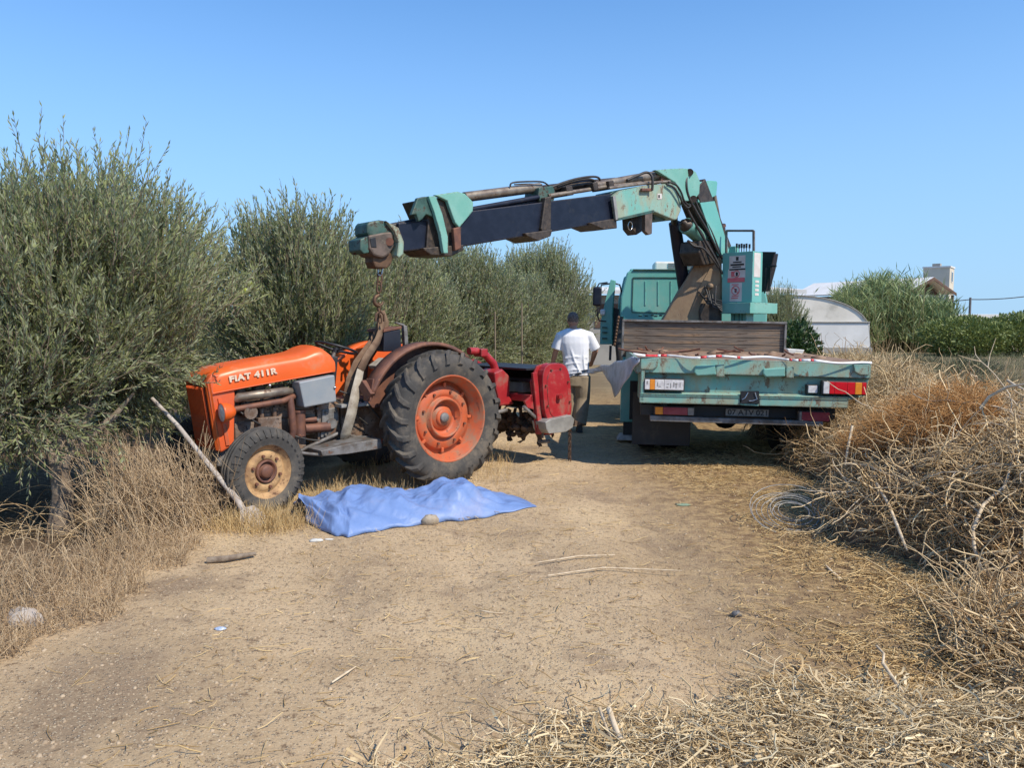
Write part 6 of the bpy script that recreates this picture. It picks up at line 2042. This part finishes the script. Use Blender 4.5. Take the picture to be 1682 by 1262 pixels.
def pile_curves(n, L, K, wob, out=.10, xr=(1.7, 5.4), yr=(2.5, 11.0), minh=.05, ypow=1.7, grav=-.02, sel=None):
    x = xr[0] + (xr[1] - xr[0]) * rng.random(n)
    y = yr[0] + (yr[1] - yr[0]) * rng.random(n) ** ypow
    h_ = pile_h(x, y)
    k = h_ > minh
    if sel is not None: k &= sel(x, y, h_)
    x, y, h_ = x[k], y[k], h_[k]
    e = .05
    gxn = (pile_h(x + e, y) - pile_h(x - e, y)) / (2 * e); gyn = (pile_h(x, y + e) - pile_h(x, y - e)) / (2 * e)
    N_ = unit(np.stack([-gxn, -gyn, np.ones(len(x))], 1))
    P = np.stack([x, y, h_ * .90], 1) + N_ * (out * (1.5 * rng.random(len(x)) - .75))[:, None]
    D = rng.normal(size=P.shape)
    D = unit((D - N_ * (D * N_).sum(1, keepdims=True) * .35) * np.array([1, 1, .7]))
    P = P - D * .0
    Lr = L[0] + (L[1] - L[0]) * rng.random(len(x)) ** 1.6
    C = random_curves(P, D, Lr, K, wob, grav)
    C[..., 2] = np.maximum(C[..., 2], ground_h(C[..., 0], C[..., 1]) + .004)
    return C
def tub(C, r0_, r1_, rnd=None):
    N_, K = C.shape[:2]
    rr = r0_ + (r1_ - r0_) * rng.random(N_) ** 2.5
    return tubes_arr(C, np.linspace(1, .6, K)[None] * rr[:, None], rng.random(N_) if rnd is None else rnd)
C = pile_curves(30000, (.15, .60), 8, .34)
n_ = len(C)
pn = fbm(C[:, 0, 0] * .9, C[:, 0, 1] * .9, 3)
V1 = tub(C, .0022, .0070, np.clip(rng.random(n_) * .75 + pn * .9 + .1, 0, 1))
C = pile_curves(9500, (.20, .62), 9, .30, .10)
V3 = tub(C, .0034, .0105, np.clip(.25 + .75 * rng.random(len(C)), 0, 1))
C = pile_curves(26000, (.05, .22), 4, .40, .14)
V2 = tub(C, .0011, .0022)
V, F, r_ = merge([V1, V2, V3])
o = np_obj('tangled_stems', np_mesh('tangled_stems', V - po, F, M_vine, r_), pile)
tag(o, kind='stuff')
def orange_zone(x, y, h_):
    return (np.hypot((x - 3.28) / .42, (y - 6.3) / .75) < 1 + .4 * fbm(x * 3, y * 3)) & (h_ > .40)
C = pile_curves(70000, (.08, .24), 4, .35, .34, (2.4, 4.0), (5.2, 7.6), ypow=1, sel=orange_zone)
V, F, r_ = tub(C, .0014, .0030)
o = np_obj('orange_roots', np_mesh('orange_roots', V - po, F, M_orangevine, r_), pile)
tag(o, kind='stuff')
C = pile_curves(26000, (.02, .03), 3, .3, .16, ypow=1.7)
nf = len(C)
V, F, r_ = leaves_arr(C[:, 0], unit(C[:, 2] - C[:, 0]), .018 + .04 * rng.random(nf), .008 + .016 * rng.random(nf), rng.random(nf) * .6)
o = np_obj('leaf_flakes', np_mesh('leaf_flakes', V - po, F, M_vine, r_), pile)
tag(o, kind='stuff')
C = pile_curves(9000, (.08, .3), 4, .3, .12, (3.6, 4.9), (8.6, 11.0), ypow=1, minh=.7)
V, F, r_ = tub(C, .002, .004)
o = np_obj('pale_straw', np_mesh('pale_straw', V - po, F, M_palestraw, r_), pile)
tag(o, kind='stuff')
# straw skirt at the foot of the heap (shaded litter)
C = pile_curves(9000, (.06, .25), 4, .3, .05, (1.6, 3.4), (2.6, 9.0), ypow=1.2, minh=.001, sel=lambda x, y, h_: h_ < .4)
V, F, r_ = tub(C, .0012, .0028)
o = np_obj('foot_straw', np_mesh('foot_straw', V - po, F, M_straw, r_), pile)
tag(o, kind='stuff')
# the big bleached branches one can pick out, on and above the near face
C = pile_curves(230, (.35, 1.0), 12, .24, .16, (2.3, 4.4), (4.1, 8.0), minh=.3, ypow=1.3, grav=-.01)
for c_ in C[:110]:
    r0_ = random.uniform(.004, .0085)
    mb = MB(WORLDF).tube([Vector(p) for p in c_], [r0_ * (1 - .05 * i) for i in range(len(c_))], 6)
    for q in range(random.choice((1, 2, 3))):
        j = random.randint(2, 9)
        d = Vector(rng.normal(size=3)).normalized()
        p0_ = Vector(c_[j])
        mb.tube([p0_, p0_ + d * .10, p0_ + d * .18 + Vector((random.uniform(-.05, .05), 0, random.uniform(-.02, .06)))], [r0_ * .6, r0_ * .45, r0_ * .25], 5)
    mb.build('branch', M_branch, pile)
for pts_ in ([(1610, 672, 5.4), (1625, 652, 5.4), (1655, 636, 5.3), (1690, 630, 5.2)], [(1655, 625, 5.5), (1668, 634, 5.4), (1682, 640, 5.3)],
             [(1390, 762, 6.0), (1425, 765, 5.9), (1470, 785, 5.6), (1530, 800, 5.3), (1560, 820, 5.1)],
             [(1598, 870, 4.6), (1600, 900, 4.55), (1612, 935, 4.5), (1640, 950, 4.45)], [(1598, 870, 4.6), (1615, 830, 4.7), (1650, 800, 4.8), (1662, 760, 4.9)],
             [(1440, 795, 5.5), (1460, 830, 5.3), (1480, 880, 5.0), (1490, 905, 4.9)], [(1400, 700, 6.3), (1392, 740, 6.2), (1388, 765, 6.1)],
             [(1385, 965, 4.75), (1400, 968, 4.7), (1372, 945, 4.8), (1355, 928, 5.0)], [(1510, 990, 4.35), (1580, 995, 4.3), (1600, 1012, 4.2)]):
    P_ = [Wp(*p) for p in pts_]
    MB(WORLDF).tube(P_, [.011] * (len(P_) - 1) + [.006], 7).build('branch', M_branch, pile)
fl_ = MB(WORLDF)
c_ = Wp(1640, 900, 4.55)
for k in range(7):
    a = k * .9
    fl_.ball(c_ + Vector((math.cos(a) * .012, 0, math.sin(a) * .012)), .010, 6, (1, .5, 1))
o = fl_.build('flower', M_flower, None)
tag(o, 'single orange flower head caught in the brush pile', 'flower')

# ------------------------------------------------------------------ field and growth beyond
rng = np.random.default_rng(77)
n = 24000
y = 11.5 + 27 * rng.random(n) ** 1.2; x = y * (.30 + .62 * rng.random(n))
k = (pile_h(x, y) < .05) & (fbm(x * .5, y * .5) > -.22) & ~((x < 5.2) & (y < 16))
x, y = x[k], y[k]
C, (V, F, r_) = weed_arrays(x, y, (.10 + .32 * rng.random(len(x)) ** 1.5) * (.7 + 1.2 * np.clip(fbm(x * .4, y * .4) + .1, 0, 1)), (0, 0), .0075, 3, .3)
rr = np.repeat(np.clip(.55 + fbm(x * .35, y * .35) * 2.4 + .3 * (rng.random(len(x)) - .5), 0, 1), 9)
o = np_obj('field_scrub', np_mesh('field_scrub', V, F, M_weedfar, rr))
tag(o, 'grey green and brown low scrub on the field right of the truck', 'scrub', kind='stuff')

def bush(name, label, cx, cy, rx, ry, z0, z1, n, L, W, mat, up=.4, cat='bush', group=None, stems=0, Dup=None):
    root = empty(name, Matrix.Translation((cx, cy, 0)))
    tag(root, label, cat, group)
    d = unit(rng.normal(size=(n, 3)))
    bump = 1 + .25 * vnoise(d[:, 0] * 3 + 9, d[:, 1] * 3 + d[:, 2] * 2 + 9)
    P = d * (rng.random(n) ** .35 * bump)[:, None] * np.array([rx, ry, (z1 - z0) / 2]) + np.array([0, 0, (z0 + z1) / 2])
    P[:, 2] = np.maximum(P[:, 2], .03)
    D = unit(d * .6 + rng.normal(size=P.shape) * .5 + np.array([0, 0, up]))
    V, F, r_ = leaves_arr(P, D, L * (.6 + .8 * rng.random(n)), W * (.7 + .6 * rng.random(n)), rng.random(n))
    np_obj('foliage', np_mesh('foliage', V, F, mat, r_), root)
    mb = MB(WORLDF)
    for k in range(7):
        a = k * .9
        mb.tube([(cx + .05 * math.cos(a), cy + .05 * math.sin(a), -.03), (cx + rx * .3 * math.cos(a), cy + ry * .3 * math.sin(a), (z0 + z1) * .4), (cx + rx * .6 * math.cos(a), cy + ry * .6 * math.sin(a), z0 + (z1 - z0) * .7)], [.03, .02, .008], 6)
    mb.build('stems', M_bark, root)
    return root
bush('dark_bush', 'dark glossy leafy bush beside the truck headboard', 5.2, 14.2, .42, .4, .35, 1.55, 4200, .085, .042, M_leaf2)

# giant reeds
reed = empty('reed_clump', Matrix.Translation((21.3, 43.5, 0)))
tag(reed, 'tall green giant reed clump between greenhouse and house', 'reeds')
n = 1250
x = -2.5 + 5.0 * rng.random(n); y = rng.normal(size=n) * 1.1
P = np.stack([x, y, np.zeros(n)], 1)
D = unit(np.stack([x * .02 + rng.normal(size=n) * .06, y * .04 + rng.normal(size=n) * .07, np.ones(n)], 1))
H = (3.0 + 1.3 * rng.random(n)) * (1.0 - .05 * np.abs(x - .3)) * (1 + .08 * np.sin(x * 4)) * np.where(x > .45 + .3 * np.sin(y * 5), .70, 1)
C = random_curves(P, D, H, 6, .035)
V, F, r_ = tubes_arr(C, np.linspace(.017, .005, 6)[None] * np.ones((n, 1)), rng.random(n))
o = np_obj('canes', np_mesh('canes', V, F, pmat('reed canes', (.16, .15, .06), (.34, .27, .14), attr='rnd', rough=.7), r_), reed)
tag(o, kind='stuff')
nl = 19
t = .12 + .88 * rng.random((n, nl)); f = t * 5; i0 = np.minimum(f.astype(int), 4); fr = (f - i0)[..., None]
idx = np.arange(n)[:, None]
LP = (C[idx, i0] * (1 - fr) + C[idx, i0 + 1] * fr).reshape(-1, 3)
LD = unit(rng.normal(size=LP.shape) * np.array([1, 1, .35]) * .55 + np.array([0, 0, .75]))
V, F, r_ = leaves_arr(LP, LD,   .42 + .42 * rng.random(len(LP)), .038 + .025 * rng.random(len(LP)), rng.random(len(LP)))
o = np_obj('blades', np_mesh('blades', V, F, M_reed, r_), reed)
tag(o, kind='stuff')

for k, (cx, cy, rx, z1, lb) in enumerate([(21.6, 37.0, 2.0, 1.75, 'leftmost yellow green citrus bush right of the reeds'), (24.6, 37.5, 2.1, 1.95, 'second citrus bush from the reeds'),
                                          (27.6, 38.0, 2.1, 2.15, 'citrus bush at the right edge of the frame')]):
    bush('citrus_bush', lb, cx, cy, rx, 1.6, 0, z1, 9000, .17, .075, M_hedge, .5, 'bush', 'citrus bushes in the field hedge')
for k, (cx, cy, rx, z1) in enumerate([(30.8, 38.0, 2.2, 2.1), (34.2, 38.4, 2.2, 2.2)]):
    bush('citrus_bush', 'citrus bush continuing the hedge beyond the right edge', cx, cy, rx, 1.6, 0, z1, 4000, .17, .075, M_hedge, .5, 'bush', 'citrus bushes in the field hedge')
for k, (px, D, r_, zz, lb) in enumerate([(1500, 24, .8, .55, 'round low green scrub bush, left of the pair in the field'), (1590, 21, .75, .6, 'low grey green scrub bush, right of the pair in the field')]):
    p_ = Wp(px, 600, D)
    bush('scrub_bush', lb, p_.x, p_.y, r_, r_ * .8, 0, zz, 2600, .10, .018, M_weedfar, .9, 'bush', 'scrub bushes in the field')

# ------------------------------------------------------------------ greenhouse and buildings
GF = Frame((14.0, 39.0, 0), -7)
gh_ = empty('greenhouse', GF.m)
tag(gh_, 'white plastic tunnel greenhouse with arched end right of the truck', 'greenhouse')
def arch(n=22, w=3.9, h=2.95, s=1.05):
    pts = [(-w, 0), (-w * .97, s)]
    for i in range(1, n):
        a = math.pi * (1 - i / n)
        pts.append((w * .97 * math.cos(a), s + (h - s) * math.sin(a) ** .85))
    return pts + [(w * .97, s), (w, 0)]
ap = arch()
mb = MB(GF)
rows = []
for yy_ in (0, 3, 6, 9, 12, 15, 18):
    rows += [Vector((x_, yy_, z_)) for x_, z_ in ap]
mb.grid(rows, 7, len(ap))
mb.build('plastic_roof', M_plastic, gh_, solid=.02)
mb = MB(GF).prism([(x_, .05, z_) for x_, z_ in ap if z_ >= 1.04], (0, .02, 0))
mb.build('end_sheet', M_plastic, gh_)
MB(GF).prism([(-3.85, -.02, .35), (3.85, -.02, .35), (3.78, -.02, 1.62), (-3.78, -.02, 1.62)], (0, .03, 0)).build('end_flap', M_wallwhite, gh_)
MB(GF).box(-3.95, 3.95, -.08, .1, 0, .35).build('base_wall', M_wallgrey, gh_)
for k, yy_ in enumerate((0, 4.5, 9, 13.5, 18)):
    mb = MB(GF).tube([Vector((x_ * 1.004, yy_, z_ * 1.004)) for x_, z_ in ap], .025, 5)
    mb.build('hoop', M_wallgrey, gh_)
MB(GF).tube([(-3.8, -.06, 1.62), (3.8, -.06, 1.62)], .03, 5).build('flap_batten', M_wallgrey, gh_)

HF = Frame((28.0, 61.0, 0), -60)
hs = empty('farmhouse', HF.m)
tag(hs, 'cream farm building with white sheet roof and brown gable behind reeds', 'building')
L_, W_, ze, zr = 5.2, 2.9, 3.75, 4.85
MB(HF).box(-L_ + .6, L_ - .9, -W_ + .6, W_ - .6, 0, ze - .1).build('wall', M_wallcream, hs)
MB(HF)._add([(-L_, -W_, ze), (L_, -W_, ze), (L_, 0, zr), (-L_, 0, zr)], [(0, 1, 2, 3)]).build('roof_slope', M_roofwhite, hs, solid=.10)
MB(HF)._add([(-L_, W_, ze), (L_, W_, ze), (L_, 0, zr), (-L_, 0, zr)], [(0, 1, 2, 3)]).build('roof_slope', M_roofwhite, hs, solid=.10)
MB(HF).prism([(L_ - .9, -W_ + .6, ze - .1), (L_ - .9, W_ - .6, ze - .1), (L_ - .9, 0, zr - .08)], (-.1, 0, 0)).build('gable', M_brownwood, hs)
MB(HF).prism([(L_ + .01, -W_, ze + .04), (L_ + .01, 0, zr + .04), (L_ + .01, W_, ze + .04), (L_ + .01, W_, ze - .16), (L_ + .01, 0, zr - .18), (L_ + .01, -W_, ze - .16)], (-.05, 0, 0)).build('barge_board', M_brownwood, hs)
for sy in (-W_ + .2, W_ - .2):
    MB(HF).box(L_ - .25, L_ - .1, sy - .07, sy + .07, 0, ze - .1).build('porch_post', M_brownwood, hs)
MB(HF).box(-L_ + .5, L_ - .9, -W_ + .02, -W_ + .06, ze - .28, ze - .12).build('eaves_board', M_brownwood, hs)
for k in range(2):
    w__ = MB(HF).box(L_ - .91, L_ - .86, -1.5 + k * 1.8, -.5 + k * 1.8, 1.6, 2.7).build('window', M_wallwhite, hs)
    MB(HF).box(L_ - .87, L_ - .85, -1.42 + k * 1.8, -.58 + k * 1.8, 1.68, 2.62).build('pane', M_glass, w__)
TF = Frame((36.4, 66.5, 0), -38)
tw = empty('tower_house', TF.m)
tag(tw, 'narrow cream and white tower block behind the brown gable', 'building')
MB(TF).box(-1.0, 1.0, -1.1, 1.1, 0, 6.2).build('wall', M_wallcream, tw)
MB(TF).box(-1.06, 1.06, -1.16, 1.16, 6.2, 6.32).build('parapet', M_wallwhite, tw)
MB(TF).box(-.45, .15, -.4, .3, 6.32, 6.6).build('roof_tank', M_wallgrey, tw)
for z_ in (2.0, 5.0):
    w__ = MB(TF).box(.99, 1.04, -.35, .35, z_, z_ + .9).build('window', M_wallwhite, tw)
    MB(TF).box(1.03, 1.05, -.28, .28, z_ + .07, z_ + .83).build('pane', M_glass, w__)
o = MB(WORLDF).box(38.5, 62, 70, 70.4, 0, 2.35).build('boundary_wall', M_wallwhite, None, bevel=.02)
tag(o, 'long white boundary wall behind the citrus bushes at right', 'wall')
SF = Frame((5.3, 29.0, 0), -4)
sf = empty('shed', SF.m)
tag(sf, 'grey rendered shed with white roof between olive row and truck cab', 'building')
MB(SF).box(-3.6, 5.0, 0, 5, 0, 2.62).build('wall', M_wallgrey, sf)
MB(SF)._add([(-4.6, -.5, 2.72), (5.4, -.5, 2.72), (5.4, 5.4, 3.1), (-4.6, 5.4, 3.1)], [(0, 1, 2, 3)]).build('roof', M_roofwhite, sf, solid=.14)
MB(SF).box(-2.2, -.4, -.03, .02, 1.4, 2.3).build('window', M_brownwood, sf)
# power line
cab_ = MB(WORLDF)
a_, b_, d_ = Wp(1440, 489, 58), Wp(1594, 492, 58), Wp(1760, 473, 58)
pts = []
for p0_, p1_ in ((a_, b_), (b_, d_)):
    for i in range(12):
        t = i / 12
        p = p0_.lerp(p1_, t); p.z -= .25 * 4 * t * (1 - t); pts.append(p)
pts.append(d_)
o = cab_.tube(pts, .035, 5).build('power_cable', M_cable, None)
tag(o, 'black overhead power cable crossing the sky at the right edge', 'cable')
for px, py, lb in ((1594, 491, 'thin dark pole carrying the power cable above the citrus bushes'), (1762, 473, 'power cable pole beyond the right edge of the frame')):
    t_ = Wp(px, py, 58); b0 = Vector((t_.x, t_.y, 0))
    o = MB(WORLDF).tube([b0, t_ + Vector((0, 0, .1))], [.10, .08], 7).build('utility_pole', M_pole, None)
    tag(o, lb, 'pole')
